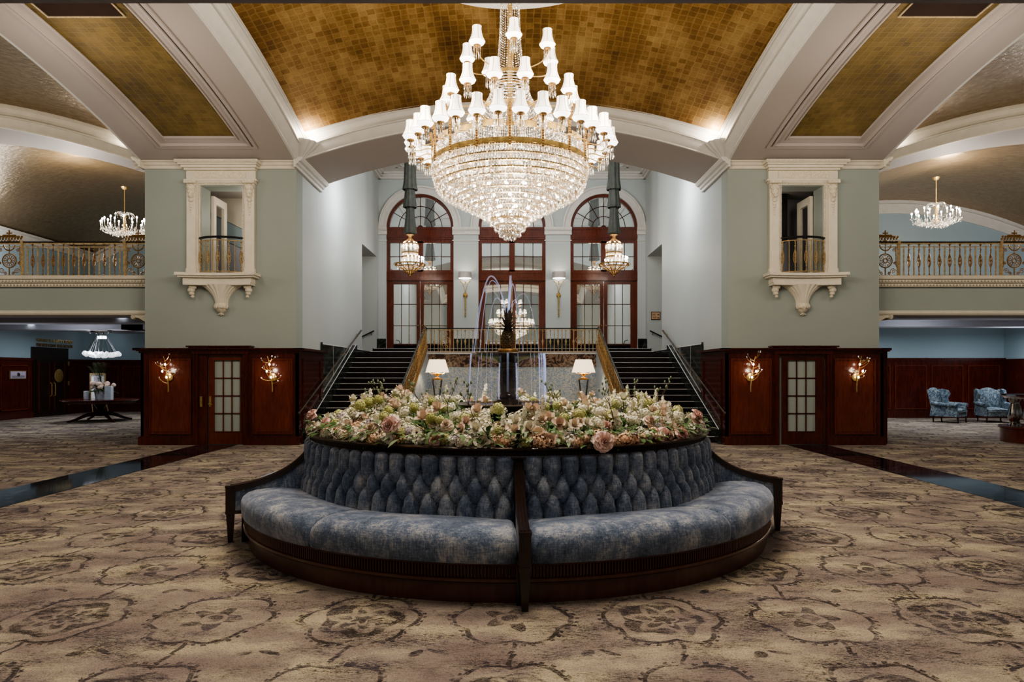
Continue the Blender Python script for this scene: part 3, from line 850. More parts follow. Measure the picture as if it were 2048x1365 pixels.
# --- galleries either side: parapet wall, floor slab, low ceiling with beams, back walls
YG = 15.5
for sg in (-1, 1):
    n = SIDE[sg]; a, b = sorted((sg * 8.10, sg * 19.3))
    yb = 27.8 if sg < 0 else 24.0
    struct('wall_%s_parapet' % n, MB().box(a, b, YG, YG + .3, 2.97, 3.56), 'sage')
    mb = MB(); prof = [(0, 3.53), (.06, 3.53), (.07, 3.60), (.12, 3.62), (.13, 3.68), (.18, 3.70), (.2, 3.77), (0, 3.77)]
    mb.prism([(YG - p, z) for p, z in prof], 0, a, b)
    prof = [(0, 2.90), (.07, 2.90), (.09, 2.94), (.09, 2.97), (.04, 3.0), (0, 3.0)]
    mb.prism([(YG - p, z) for p, z in prof], 0, a, b)
    mb.box(a, b, YG, YG + .4, 2.90, 2.97)
    struct('trim_%s_parapet' % n, mb, 'cream')
    mb = MB()
    for k in range(150):
        xx = a + (b - a) * (k + .5) / 150
        mb.ball((xx, YG - .14, 3.655), .025, 5, 4, (1.2, .8, 1)); mb.box(xx - .02, xx + .02, YG - .10, YG - .06, 3.555, 3.59)
    struct('trim_%s_parapet_beads' % n, mb, 'cream')
    struct('floor_%s_gallery' % n, MB().box(a, b, YG + .3, yb, 3.35, 3.70), 'low')
    struct('ceiling_%s_low' % n, MB().box(a, b, YG + .4, yb, 3.17, 3.30), 'low')
    mb = MB()
    for yy in ((16.6, 19.0, 22.0) if sg < 0 else (17.2, 20.6)): mb.box(a, b, yy, yy + .7, 2.98, 3.17)
    if sg < 0: mb.box(-12.6, -11.9, 22, 27.8, 2.98, 3.17)
    struct('ceiling_%s_beams' % n, mb, 'low')
    # bracket under the parapet against the pier
    s_ = -sg
    pts = [(8.10, 2.90), (8.62, 2.90), (8.63, 2.84), (8.60, 2.80), (8.55, 2.80), (8.52, 2.84), (8.46, 2.83), (8.36, 2.77), (8.25, 2.72), (8.16, 2.70), (8.10, 2.72)]
    t = thing('console_bracket', 'carved cream bracket under the gallery edge against the %s pier' % n, 'bracket', (sg * 8.3, YG, 2.7))
    MB().prism([(sg * x, z) for x, z in pts], 1, YG - .05, YG + .32).build('bracket_body', 'carved', t)
    mb = MB(); mb.tube([(sg * (8.575 + .045 * (1 - k / 22) * cos(k * .55)), YG - .06, 2.845 + .045 * (1 - k / 22) * sin(k * .55)) for k in range(20)], .012, 5)
    mb.build('scroll', 'carved', t, smooth=50)
    # wall behind, both storeys
    mb = MB().box(a, b, yb, yb + .2, 0, 8)
    struct('wall_%s_back' % n, mb, 'blue2')
    mb = MB().box(*sorted((sg * 8.10, sg * 7.9)), 16.9, yb, 0, 8)
    struct('wall_%s_inner' % n, mb, 'blue2')
    mb = MB().box(a, b, yb - .06, yb, 0, 2.04); mb.box(a, b, yb - .1, yb, 2.0, 2.1); mb.box(a, b, yb - .1, yb, 0, .2)
    if sg > 0: mb.box(8.1, 13.35 - .02, yb - .5, yb, 0, 2.04)  if False else None
    struct('wall_%s_back_panelling' % n, mb, 'mahogany')
    mb = MB()
    xs = [8.3 + 1.28 * k for k in range(9)]
    for x0 in xs:
        mb.frame(*sorted((sg * x0, sg * (x0 + 1.12))), .3, 1.85, .04, yb - .09, yb - .06)
    struct('trim_%s_back_panels' % n, mb, 'mahogany2')
# left side wall with the ballroom doors
struct('wall_left_side', MB().box(-17.4, -17.0, 15.5, 27.8, 0, 8), 'blue2')
mb = MB().box(-17.0, -16.94, 15.9, 24.1, 0, 2.04).box(-17.0, -16.9, 15.9, 24.1, 2.0, 2.1).box(-17.0, -16.9, 15.9, 24.1, 0, .2)
mb.box(-17.0, -16.94, 26.0, 27.8, 0, 2.04).box(-17.0, -16.9, 26.0, 27.8, 2.0, 2.1)
struct('wall_left_side_panelling', mb, 'mahogany')
mb = MB()
for y0 in (19.0, 20.9, 22.8 - .25):
    mb.box(-16.95, -16.9, y0, y0 + .04, .3, 1.85); mb.box(-16.95, -16.9, y0 + 1.3, y0 + 1.34, .3, 1.85); mb.box(-16.95, -16.9, y0, y0 + 1.34, .3, .34); mb.box(-16.95, -16.9, y0, y0 + 1.34, 1.81, 1.85)
struct('trim_left_side_panels', mb, 'mahogany2')
d = sgroup('door_6', (-17.0, 25.0, 0))
MB().box(-16.98, -16.9, 24.1, 26.0, 0, 2.5).build('frame', 'walnut', d)
for k, y0 in enumerate((24.2, 25.03)):
    lf = MB().box(-16.92, -16.86, y0, y0 + .8, .02, 2.05).build('door_leaf', 'walnut', d)
    mb = MB()
    for yy in (y0 + .1, y0 + .66): mb.box(-16.86, -16.845, yy, yy + .03, .2, 1.95)
    mb.build('panel_moulding', 'mahogany2', lf)
    yy = y0 + .72 if k == 0 else y0 + .08
    MB().tube([(-16.86, yy, .72), (-16.80, yy, .76), (-16.80, yy, 1.18), (-16.86, yy, 1.22)], .022, 6).build('pull_handle', 'brass', lf, smooth=50)
MB().lathe([(0, 0), (.23, 0), (.25, .015), (.22, .03), (.12, .03), (.11, .04), (0, .04)], (0, 0, 0), 28).xform(Matrix.Translation((-16.84, 25.35, 1.47)) @ Matrix.Rotation(PI / 2, 4, 'Y')).build('round_seal', 'brass', d, smooth=30)
for zz in (.35, 1.1, 1.85): MB().box(-16.86, -16.83, 25.9, 25.96, zz, zz + .16).build('hinge', 'brass', d)
# gold vaults over the galleries
struct('ceiling_left_gallery_vault', MB().grid(lambda u, v: ((lambda X_, Y_: (X_, Y_, 7.62 - .064 * (X_ + 12.6) ** 2))(-17.05 + 9.0 * u, 16.45 + 11.4 * v)), 30, 20), 'goldside', smooth=60)
struct('ceiling_right_gallery_vault', MB().grid(lambda u, v: ((lambda X_, Y_: (X_, Y_, 7.62 - .045 * (X_ - 13.4) ** 2))(7.9 + 11.4 * u, 16.45 + 7.8 * v)), 30, 20), 'goldside', smooth=60)
mb = MB()
mb.box(-17.0, -16.9, 16.5, 27.8, 6.1, 6.42); mb.box(-17.0, -16.82, 16.5, 27.8, 6.34, 6.42)
for o_, w, d_ in ((0, .10, .16), (.10, .30, .05)):
    mb.grid(lambda u, v: (-17 + 8.9 * u, 27.8 - [0, d_, d_, 0][round(v * 3)], 7.62 - .064 * (-17 + 8.9 * u + 12.6) ** 2 - o_ - [0, 0, w, w][round(v * 3)]), 30, 3)
struct('trim_left_gallery', mb, 'white')
mb = MB()
for o_, w, d_ in ((0, .10, .16), (.10, .34, .05)):
    mb.grid(lambda u, v: (8.1 + 11 * u, 24.0 - [0, d_, d_, 0][round(v * 3)], 7.62 - .045 * (8.1 + 11 * u - 13.4) ** 2 - o_ - [0, 0, w, w][round(v * 3)]), 30, 3)
struct('trim_right_gallery', mb, 'white')
# door openings at gallery level
struct('door_7', MB().box(-8.18, -8.09, 24.9, 26.2, 3.70, 5.2), simple('deep_blue_door', (.02, .04, .16), .4))
struct('door_8', MB().box(14.6, 16.3, 23.9, 24.0, 3.70, 5.0), 'frost')
struct('wall_right_side', MB().box(17.3, 17.5, 15.9, 24.0, 0, 3.2), 'blue2')
struct('wall_right_side_panelling', MB().box(17.22, 17.3, 15.9, 24.0, 0, 2.06), 'mahogany')
# ================================================================== THE ROUND BANQUETTE
CX, CY = -.044, 7.33
PH = [-70.8, 2.7, 80.9, 151.0, 217.0]          # where the arms stand, degrees round from the camera side
def pol(r, deg, z): return (CX + r * sin(R(deg)), CY - r * cos(R(deg)), z)
sofa = thing('round_banquette', 'huge round blue velvet banquette with buttoned back and dark wood arms around the flowers', 'sofa', (CX, CY, 0))
def ring_sector(prof, a0, a1, seg, rad=None):
    return MB().lathe(prof, (CX, CY, 0), seg, R(a0), R(a1), rad)
# plinth and mouldings
MB().lathe([(2.50, 0), (2.60, 0), (2.60, .145), (2.5, .145)], (CX, CY, 0), 160).build('plinth', 'plinth', sofa, smooth=30)
MB().lathe([(2.55, .145), (2.635, .145), (2.645, .155), (2.645, .175), (2.625, .185), (2.55, .185)], (CX, CY, 0), 160).build('base_moulding', 'plinth', sofa, smooth=30)
nf = 700
mb = MB(); vs = []; fs = []
for i in range(nf * 4):
    a = 2 * PI * i / (nf * 4); r = 2.640 if i % 4 in (0, 1) else 2.622
    for z in (.185, .272): vs.append((CX + r * sin(a), CY - r * cos(a), z))
L = nf * 4
fs = [(2 * i, 2 * ((i + 1) % L), 2 * ((i + 1) % L) + 1, 2 * i + 1) for i in range(L)]
mb.add(vs, fs)
mb.lathe([(2.55, .268), (2.645, .268), (2.65, .276), (2.645, .284), (2.55, .284)], (CX, CY, 0), 160)
mb.build('fluted_apron', 'plinth', sofa)
MB().lathe([(2.0, .25), (2.6, .25)], (CX, CY, 0), 100).build('seat_deck', 'walnut', sofa)
# cushions, two to a bay
def cushion(a0, a1):
    prof = [(2.02, .275), (2.02, .42), (2.06, .455), (2.14, .478), (2.28, .500), (2.42, .508), (2.53, .500), (2.60, .480), (2.645, .445), (2.665, .40), (2.668, .34), (2.66, .29), (2.64, .275)]
    nseg = 110; npf = len(prof) - 1
    def f(u, v):
        r, z = prof[round(v * npf)]
        arc = (a1 - a0) * u; edge = min(arc, (a1 - a0) - arc) * R(1) * 2.4       # metres from the nearer end
        k = min(1, edge / .065); k = math.sqrt(max(0, 1 - (1 - k) ** 2))
        zz = z if z < .3 else z - (1 - k) * .055 * (z - .27) / .22 + .018 * sin(PI * u)
        rr = r - (1 - k) * .02 * (1 if r > 2.4 else 0)
        zz += .006 * noise.noise(Vector((rr * 3, a0 + arc * .12, 1.3))) if z > .4 else 0
        return pol(rr, a0 + arc, zz)
    mb = MB().grid(lambda u, v: f(u, v), nseg, npf)
    n0 = nseg + 1
    mb.f.append(tuple(j * n0 for j in range(npf + 1))); mb.f.append(tuple(j * n0 + nseg for j in range(npf + 1))[::-1])
    return mb
# buttoned back: diamonds with radiating folds
AW, BH = .155, .25
ZB0, ZB1 = .43, .955
def tuft(s, z):
    v = (z - .56) / BH                        # rows of buttons at z = .56, .685, .81
    u = s / AW
    vv = min(max(v, 0.0), 1.0)
    p, q = u + vv, u - vv
    a = abs(sin(PI * p)) * abs(sin(PI * q))
    # fold lines above the top row / below the bottom row run straight
    h = a ** .36
    if v > 1: h = abs(sin(PI * (u + 1))) ** .62
    if v < 0: h = abs(sin(PI * u)) ** .62
    # pull in at the buttons
    d = 9
    for row, z0 in ((0, .56), (1, .685), (2, .81)):
        off = .5 if row == 1 else 0
        du = (u - off) - round(u - off)
        d = min(d, math.hypot(du * AW, z - z0))
    h -= .5 * math.exp(-(d / .024) ** 2)
    return h
def back(a0, a1):
    sp = (a1 - a0) * R(1) * 2.08; nc = max(1, round(sp / AW)); nu = nc * 16; nv = 56
    def f(u, v):
        z = ZB0 + (ZB1 - ZB0) * v
        h = tuft(u * nc * AW, z)
        e = min(1, min(u, 1 - u) * sp / .03); top = min(1, (1 - v) / .07); top = math.sqrt(max(0, 1 - (1 - top) ** 2))
        rr = 2.075 - .055 * v + (.066 * h * e + .0) * (.25 + .75 * top) - (1 - top) * .03
        # pleats drawn from each button
        return pol(rr, a0 + (a1 - a0) * u, z)
    mb = MB().grid(f, nu, nv)
    bt = MB()
    for row, z0 in ((0, .56), (1, .685), (2, .81)):
        for k in range(nc + 1):
            uu = (k + (.5 if row == 1 else 0)) / nc
            if 0.01 < uu < .99: bt.ball(pol(2.075 - .055 * (z0 - ZB0) / (ZB1 - ZB0) - .010, a0 + (a1 - a0) * uu, z0), .011, 6, 4)
    return mb, bt
for i, a in enumerate(PH):
    nx = PH[(i + 1) % 5] + (360 if i == 4 else 0)
    m1, m2 = a + 1.0, nx - 1.0; mid = (m1 + m2) / 2
    cushion(m1, mid - .10).build('seat_cushion', 'velvet', sofa, smooth=60)
    cushion(mid + .10, m2).build('seat_cushion', 'velvet', sofa, smooth=60)
    mb, bt = back(m1, m2)
    bk = mb.build('buttoned_back', 'velvet', sofa, smooth=80)
    tag(bt.build('tufting', 'velvet', bk, smooth=60), kind='stuff')
    # the arm: reeded rail sweeping down to a square post with tapered leg, upholstered cheek below
    arm = bpy.data.objects.new('arm', None); COL.objects.link(arm); arm.parent = sofa
    rot = Matrix.Translation((CX, CY, 0)) @ Matrix.Rotation(R(a), 4, 'Z')        # local: x across, -y outward
    def put(mb, name, m, par, **kw): return mb.xform(rot).build(name, m, par, **kw)
    cur = bez((1.97, 1.0), (2.06, .80), (2.24, .575), (2.76, .525), 22)
    mb = MB()
    for off in (-.024, 0, .024): mb.tube([(off, -r, z + .002) for r, z in cur], .0145, 6)
    lo = [(off, -r, z) for off in (-.038, .038) for r, z in cur]
    def railf(u, v):
        r, z = cur[round(u * 22)]
        x, dz = [(-.038, 0), (-.038, -.045), (.038, -.045), (.038, 0), (-.038, 0)][round(v * 4)]
        return (x, -r, z + dz)
    mb.grid(railf, 22, 4)
    put(mb, 'arm_rail', 'walnut', arm, smooth=50)
    mb = MB()
    mb.box(-.040, .040, -2.80, -2.715, .30, .53); mb.box(-.044, .044, -2.805, -2.71, .515, .535)
    mb.box(-.043, .043, -2.803, -2.66, .27, .30)
    put(mb, 'arm_post', 'walnut', arm)
    mb = MB(); q0, q1 = .038, .022
    mb.add([(-q0, -2.795, .27), (q0, -2.795, .27), (q0, -2.72, .27), (-q0, -2.72, .27), (-q1, -2.780, 0), (q1, -2.780, 0), (q1, -2.737, 0), (-q1, -2.737, 0)],
           [(0, 1, 2, 3), (7, 6, 5, 4), (0, 4, 5, 1), (1, 5, 6, 2), (2, 6, 7, 3), (3, 7, 4, 0)])
    mb.box(-.05, .03, -2.66, -2.58, 0, .27)
    put(mb, 'leg', 'walnut', arm)
    pts = [(-r, z - .04) for r, z in cur] + [(-2.72, .28), (-2.0, .28)]
    put(MB().prism(pts, 0, -.026, .026), 'arm_cheek', 'velvet', arm)
# top rail, planter and finials
nf = 420; vs = []
mb = MB().lathe([(2.02, .925), (2.045, .925), (2.05, .94), (2.045, .95)], (CX, CY, 0), 160)
for i in range(nf * 4):
    a = 2 * PI * i / (nf * 4); r = 2.04 if i % 4 in (0, 1) else 2.028
    for z in (.95, .985): vs.append((CX + r * sin(a), CY - r * cos(a), z))
L = nf * 4
mb.add(vs, [(2 * i, 2 * ((i + 1) % L), 2 * ((i + 1) % L) + 1, 2 * i + 1) for i in range(L)])
mb.lathe([(2.03, .985), (2.06, .985), (2.075, .995), (2.075, 1.008), (2.06, 1.016), (1.90, 1.016), (1.89, .99), (1.89, .90)], (CX, CY, 0), 160)
mb.build('top_rail', 'walnut', sofa, smooth=30)
MB().lathe([(0, .97), (1.9, .97)], (CX, CY, 0), 60).build('planter_bed', 'pave', sofa)
for a in PH:
    f = MB().lathe([(0, 0), (.05, 0), (.05, .012), (.03, .02), (.02, .035), (.045, .05), (.048, .062), (.022, .075), (.016, .10), (.026, .115), (.018, .14), (0, .15)], pol(1.99, a, 1.01), 18)
    f.build('finial', 'walnut', sofa, smooth=40)

# ================================================================== THE PINEAPPLE FOUNTAIN
ft = thing('pineapple_fountain', 'dark bronze tiered fountain topped by a pineapple in the middle of the flowers', 'fountain', (CX, CY, .97))
c = (CX, CY, 0)
def lb(prof, name, m, par=None, seg=40, sm=35, rad=None): return MB().lathe(prof, c, seg, rad=rad).build(name, m, par or ft, smooth=sm)
lb([(.30, .972), (.34, 1.10), (.46, 1.20), (.52, 1.235), (.545, 1.26), (.52, 1.275), (.49, 1.255), (.40, 1.22), (.0, 1.215)], 'lower_basin', 'bronze')
lb([(.19, 1.215), (.19, 1.245), (.15, 1.26), (.15, 1.29), (.115, 1.32), (.12, 1.335), (.10, 1.35), (.088, 1.37), (.085, 1.62), (.098, 1.635), (.10, 1.65), (.088, 1.66), (.095, 1.69), (.12, 1.715)], 'column', 'bronze')
lb([(.10, 1.70), (.16, 1.735), (.28, 1.755), (.36, 1.775), (.388, 1.795), (.385, 1.805), (.36, 1.80), (.25, 1.775), (0, 1.77)], 'upper_bowl', 'bronze', seg=60, rad=lambda a: 1 + .008 * cos(a * 24))
lb([(.05, 1.77), (.105, 1.81), (.112, 1.835), (.105, 1.85), (.04, 1.855)], 'pineapple_stand', 'oldbrass')
mb = MB()
def fr(z): t = (z - 1.85) / .20; return .071 * (max(0.0, sin(PI * (0.12 + .80 * t))) ** .55)
for j in range(11):
    z = 1.862 + j * .018
    for k in range(14):
        a = 2 * PI * (k + (j % 2) * .5) / 14; r = fr(z)
        p = Vector((sin(a), -cos(a), 0)); t_ = Vector((cos(a), sin(a), 0)); o = Vector((CX, CY, z)); h = .017; w = r * .235
        mb.add([o + p * r + t_ * w, o + p * r + Vector((0, 0, h)), o + p * r - t_ * w, o + p * r - Vector((0, 0, h)), o + p * (r + .014)], [(0, 1, 4), (1, 2, 4), (2, 3, 4), (3, 0, 4)])
mb.lathe([(fr(1.855 + .0195 * j), 1.855 + .0195 * j) for j in range(11)], c, 20)
mb.build('pineapple', simple('tarnished_silver', (.22, .18, .12), .3, .9, .4, 40), ft)
mb = MB()
for lay, (z0, n_, out, up) in enumerate(((2.045, 11, .12, .035), (2.06, 10, .115, .09), (2.075, 9, .085, .14), (2.09, 7, .05, .18), (2.10, 5, .022, .20))):
    for k in range(n_):
        a = 2 * PI * (k + lay * .4) / n_; d = Vector((sin(a), -cos(a), 0)); t_ = Vector((cos(a), sin(a), 0)); o = Vector((CX, CY, z0))
        cl = bez((.02, 0), (.02 + out * .3, up * .5), (.02 + out * .7, up * .95), (.02 + out, up * .75 if lay < 3 else up), 5)
        L_ = [o + d * r + Vector((0, 0, z)) for r, z in cl]
        wd = [.012, .017, .015, .011, .006, .0005]
        vs = []
        for p, w_ in zip(L_, wd): vs += [p + t_ * w_, p - Vector((0, 0, .004)), p - t_ * w_]
        fs = []
        for i in range(5):
            for q in (0, 1): fs.append((3 * i + q, 3 * i + q + 1, 3 * i + q + 4, 3 * i + q + 3))
        mb.add(vs, fs)
mb.build('crown_leaves', 'bronze', ft)
# water: jet, arcs, curtain off the bowl
wt = MB()
for k in range(5):
    ox = rnd.uniform(-.012, .018); wt.tube([(CX + ox * .3, CY, 2.16), (CX + .02 + ox, CY, 2.42), (CX + .03 + ox, CY, 2.64)], [.010, .007, .002], 5)
def arc(x1, zt, zend, w=.006, y1=0):
    pts = []
    for i in range(19):
        t = i / 18; x = CX + x1 * t; z = 2.16 + (zt - 2.16) * 4 * t * (1 - t) * 1.0 if t <= .5 else None
        if z is None: z = zt - (zt - zend) * ((t - .5) * 2) ** 2
        pts.append((x, CY + y1 * t, z))
    wt.tube(pts, [w * (1 - .3 * abs(2 * i / 18 - 1)) for i in range(19)], 5)
arc(-.36, 2.63, 1.80, .009, -.05); arc(-.24, 2.40, 1.8, .005, .02); arc(-.34, 2.58, 1.25, .005, -.1); arc(-.44, 2.50, 1.27, .004); arc(.10, 2.55, 2.2, .006); arc(.16, 2.38, 1.8, .004); arc(.33, 2.44, 1.8, .003, -.1)
wt.build('water_jets', 'water', ft, smooth=60)
wt = MB(); rr_ = random.Random(3)
def fall(a, n_, spread, w):
    for _ in range(n_):
        aa = R(a + rr_.uniform(-spread, spread)); r = .386 + rr_.uniform(0, .012)
        x, y = CX + r * sin(aa), CY - r * cos(aa); z1 = rr_.choice([1.23, 1.23, 1.4])
        wt.tube([(x, y, 1.80), (x + .01 * sin(aa), y - .01 * cos(aa), 1.72), (x + .015 * sin(aa), y - .015 * cos(aa), z1)], [w * 1.6, w, w * .5], 4)
fall(78, 18, 14, .0035); fall(-86, 4, 5, .003); fall(20, 5, 25, .002); fall(-20, 5, 25, .002); fall(110, 6, 12, .003); fall(60, 5, 8, .002)
for dx in (-.085, .085, -.09, .092): wt.tube([(CX + dx, CY - .06, 1.70), (CX + dx * 1.1, CY - .07, 1.5), (CX + dx * 1.05, CY - .08, 1.24)], .006, 5)
wt.build('falling_water', 'water', ft, smooth=60)
MB().lathe([(0, 1.245), (.50, 1.245)], c, 40).build('basin_water', 'water', ft)
# ================================================================== THE GREAT CHANDELIER
HX, HY = -.026, 8.8
ch = thing('crystal_chandelier', 'giant tiered crystal chandelier with rings of white silk shades hanging from the gold vault', 'chandelier', (HX, HY, 3.29))
def ringpt(r, a, z): return (HX + r * sin(a), HY - r * cos(a), z)
def tag_stuff(o): o['kind'] = 'stuff'; return o
# stem of strings of beads
mb = MB()
prof = [(7.46, .11), (6.9, .115), (6.35, .12), (5.9, .135), (5.55, .165), (5.42, .20)]
def beadcone(mb, prof, n, dz, r=.0085, jit=.003):
    for k in range(n):
        a = 2 * PI * k / n
        for (z0, r0), (z1, r1) in zip(prof[:-1], prof[1:]):
            m_ = max(1, int(abs(z0 - z1) / dz))
            for i in range(m_):
                t = i / m_; mb.bead(ringpt(r0 + (r1 - r0) * t, a + jit * ((i * 7) % 3 - 1), z0 + (z1 - z0) * t), r * (1.25 if i % 5 == 0 else 1))
beadcone(mb, prof, 26, .030)
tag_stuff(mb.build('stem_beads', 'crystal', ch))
mb = MB()
mb.lathe([(0, 7.44), (.16, 7.43), (.18, 7.40), (.13, 7.36), (.0, 7.36)], (HX, HY, 0), 24)
mb.tube([(HX, HY, 7.4), (HX, HY, 4.1)], .035, 8)
for z, r in ((5.42, .20), (4.95, .38)):
    mb.lathe([(r, z - .022), (r + .015, z - .022), (r + .018, z + .022), (r, z + .022)], (HX, HY, 0), 32)
mb.build('stem', 'brass', ch, smooth=40)
# flaring skirt of beads down to the big gold crown
mb = MB()
def skirt(z):
    t = (5.40 - z) / (5.40 - 4.46); return .20 + .62 * t ** 1.7
pr = [(5.40 - .94 * i / 12, skirt(5.40 - .94 * i / 12)) for i in range(13)]
beadcone(mb, pr, 80, .028, .0095)
tag_stuff(mb.build('skirt_beads', 'crystal', ch))
# crown: two gold bands, bead bars between, upright leaves
mb = MB()
for z, h in ((4.27, .026),):
    mb.lathe([(.985, z - h), (1.0, z - h), (1.005, z + h), (.985, z + h), (.985, z - h)], (HX, HY, 0), 80)
for k in range(16):
    a0 = 2 * PI * (k + .5) / 16
    # upper band pieces, alternately high and low
    z = 4.46 + (.015 if k % 2 else 0)
    mb.lathe([(.97, z - .03), (.985, z - .03), (.985, z + .035), (.97, z + .035)], (HX, HY, 0), 5, a0 - .13, a0 + .13)
mb.build('crown_band', 'brass', ch, smooth=40)
for k in range(16):
    a = 2 * PI * k / 16; mb = MB()
    for i in range(16): mb.ball(ringpt(1.0 + (.02 if i > 12 else 0), a, 4.22 + .03 * i), .018 if i < 11 else .026, 6, 4, (1, 1, 1.1))
    mb.build('crown_leaf', 'oldbrass', ch, smooth=50)
mb = MB()
for j in range(7):
    z = 4.31 + j * .018
    for k in range(300): mb.bead(ringpt(.99, 2 * PI * k / 300, z), .0088)
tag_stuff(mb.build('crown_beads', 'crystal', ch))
# hanging prisms under the crown and the stepped bowl of drops
tiers = [(1.0, 4.23, .085, 170), (.985, 4.14, .07, 170), (.965, 4.055, .07, 160), (.935, 3.985, .065, 150), (.88, 3.925, .065, 140), (.80, 3.875, .06, 130), (.71, 3.825, .06, 115), (.615, 3.775, .06, 100),
         (.52, 3.725, .06, 84), (.425, 3.68, .06, 70), (.335, 3.63, .065, 54), (.25, 3.56, .07, 40), (.19, 3.49, .07, 30), (.13, 3.42, .07, 20), (.07, 3.37, .07, 12)]
for r, z, h, n_ in tiers:
    g = MB().lathe([(r - .055, z - .003), (r - .002, z - .006), (r + .004, z + .009), (r - .055, z + .009)], (HX, HY, 0), max(16, int(r * 70)))
    tr = g.build('crystal_tier', 'brass', ch, smooth=40)
    mb = MB()
    for q, (dr, dz, sc_) in enumerate(((.004, 0, 1), (-.05, -.012, .9))):
        if r + dr < .03: continue
        m_ = max(6, int(n_ * (r + dr) / r * 1.1))
        for k in range(m_):
            a = 2 * PI * (k + .5 * q) / m_ + rnd.uniform(-.004, .004)
            p = ringpt(r + dr, a, z + dz)
            mb.drop((p[0], p[1], p[2] - .012), .0135 * sc_, h * rnd.uniform(.75, 1.0))
            mb.bead((p[0], p[1], p[2] - .004), .008)
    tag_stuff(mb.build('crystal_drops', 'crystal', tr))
# lights inside the basket
mb = MB()
for r, z, n_ in ((.9, 4.28, 22), (.8, 4.02, 22), (.62, 3.88, 18), (.45, 3.78, 14), (.28, 3.68, 9), (.15, 3.58, 5)):
    for k in range(n_): mb.ball(ringpt(r, 2 * PI * k / n_ + r, z), .022, 6, 5)
tag_stuff(mb.build('inner_bulbs', 'bulb', ch))
# arms with silk shades, fringed with prisms
sh = MB(); prof = [(.060, .185), (.058, .165), (.058, .145), (.063, .10), (.075, .055), (.092, .018), (.102, .0)]
sh.lathe(prof, (0, 0, 0), 16)
ME_SH = sh.build('lamp_shade', 'shade', None, smooth=60, local=True)
fr = MB()
for k in range(6):
    a = 2 * PI * k / 6; fr.tube([((r + .001) * sin(a), -(r + .001) * cos(a), z) for r, z in prof], .0024, 3)
fr.lathe([(.102, .001), (.104, .0), (.102, -.003)], (0, 0, 0), 16)
ME_FR = fr.build('shade_wire', 'oldbrass', None, local=True)
gb = MB().lathe([(.02, .02), (.095, .012), (.10, .004), (.086, -.026), (.05, -.042), (.0, -.044)], (0, 0, 0), 14)
ME_GB = gb.build('glowing_bowl', 'shadein', None, smooth=60, local=True)
cp = MB().lathe([(.0, -.040), (.040, -.042), (.047, -.048), (.045, -.062), (.03, -.070), (.012, -.075), (.012, -.11), (0, -.12)], (0, 0, 0), 12)
ME_CP = cp.build('candle_cup', 'oldbrass', None, smooth=40, local=True)
pz = MB()
for k in range(9):
    a = 2 * PI * k / 9; x, y = .043 * sin(a), -.043 * cos(a)
    for q in range(3): pz.bead((x, y, -.075 - q * .016), .006)
    pz.drop((x, y, -.12), .009, .09)
ME_PZ = pz.build('prisms', 'crystal', None, local=True)
protos = [ME_SH, ME_FR, ME_GB, ME_CP, ME_PZ]
def chand_arm(a, r, z, r0, z0, bend):
    """z is the rim of the shade; the arm starts on the frame at r0, z0"""
    mb = MB()
    p0 = ringpt(r0, a, z0); p3 = ringpt(r, a, z - .11)
    rm = (r0 + r) / 2
    mb.tube(bez(p0, ringpt(r0 + (r - r0) * .45, a, z0 + .02 + bend), ringpt(r0 + (r - r0) * .75, a, z - .26), p3, 10), .0075, 5)
    arm = mb.build('arm', 'brass', ch, smooth=60)
    for p in protos:
        c_ = p.copy(); COL.objects.link(c_); c_.parent = arm
        pos = ringpt(r, a, z); w = wloc(arm); c_.location = (pos[0] - w[0], pos[1] - w[1], pos[2] - w[2])
        c_.rotation_euler = (0, 0, a)
for k in range(7): chand_arm(R(5 + k * 360 / 7), .56, 5.68, .20, 5.42, .06)
for k in range(14): chand_arm(R(12.86 + k * 360 / 14), .81, 5.10, .42, 4.92, .05)
for k in range(32): chand_arm(R(5.6 + k * 11.25), 1.28 if k % 2 else 1.25, 4.52, 1.0, 4.38, .02)
for p in protos: bpy.data.objects.remove(p)

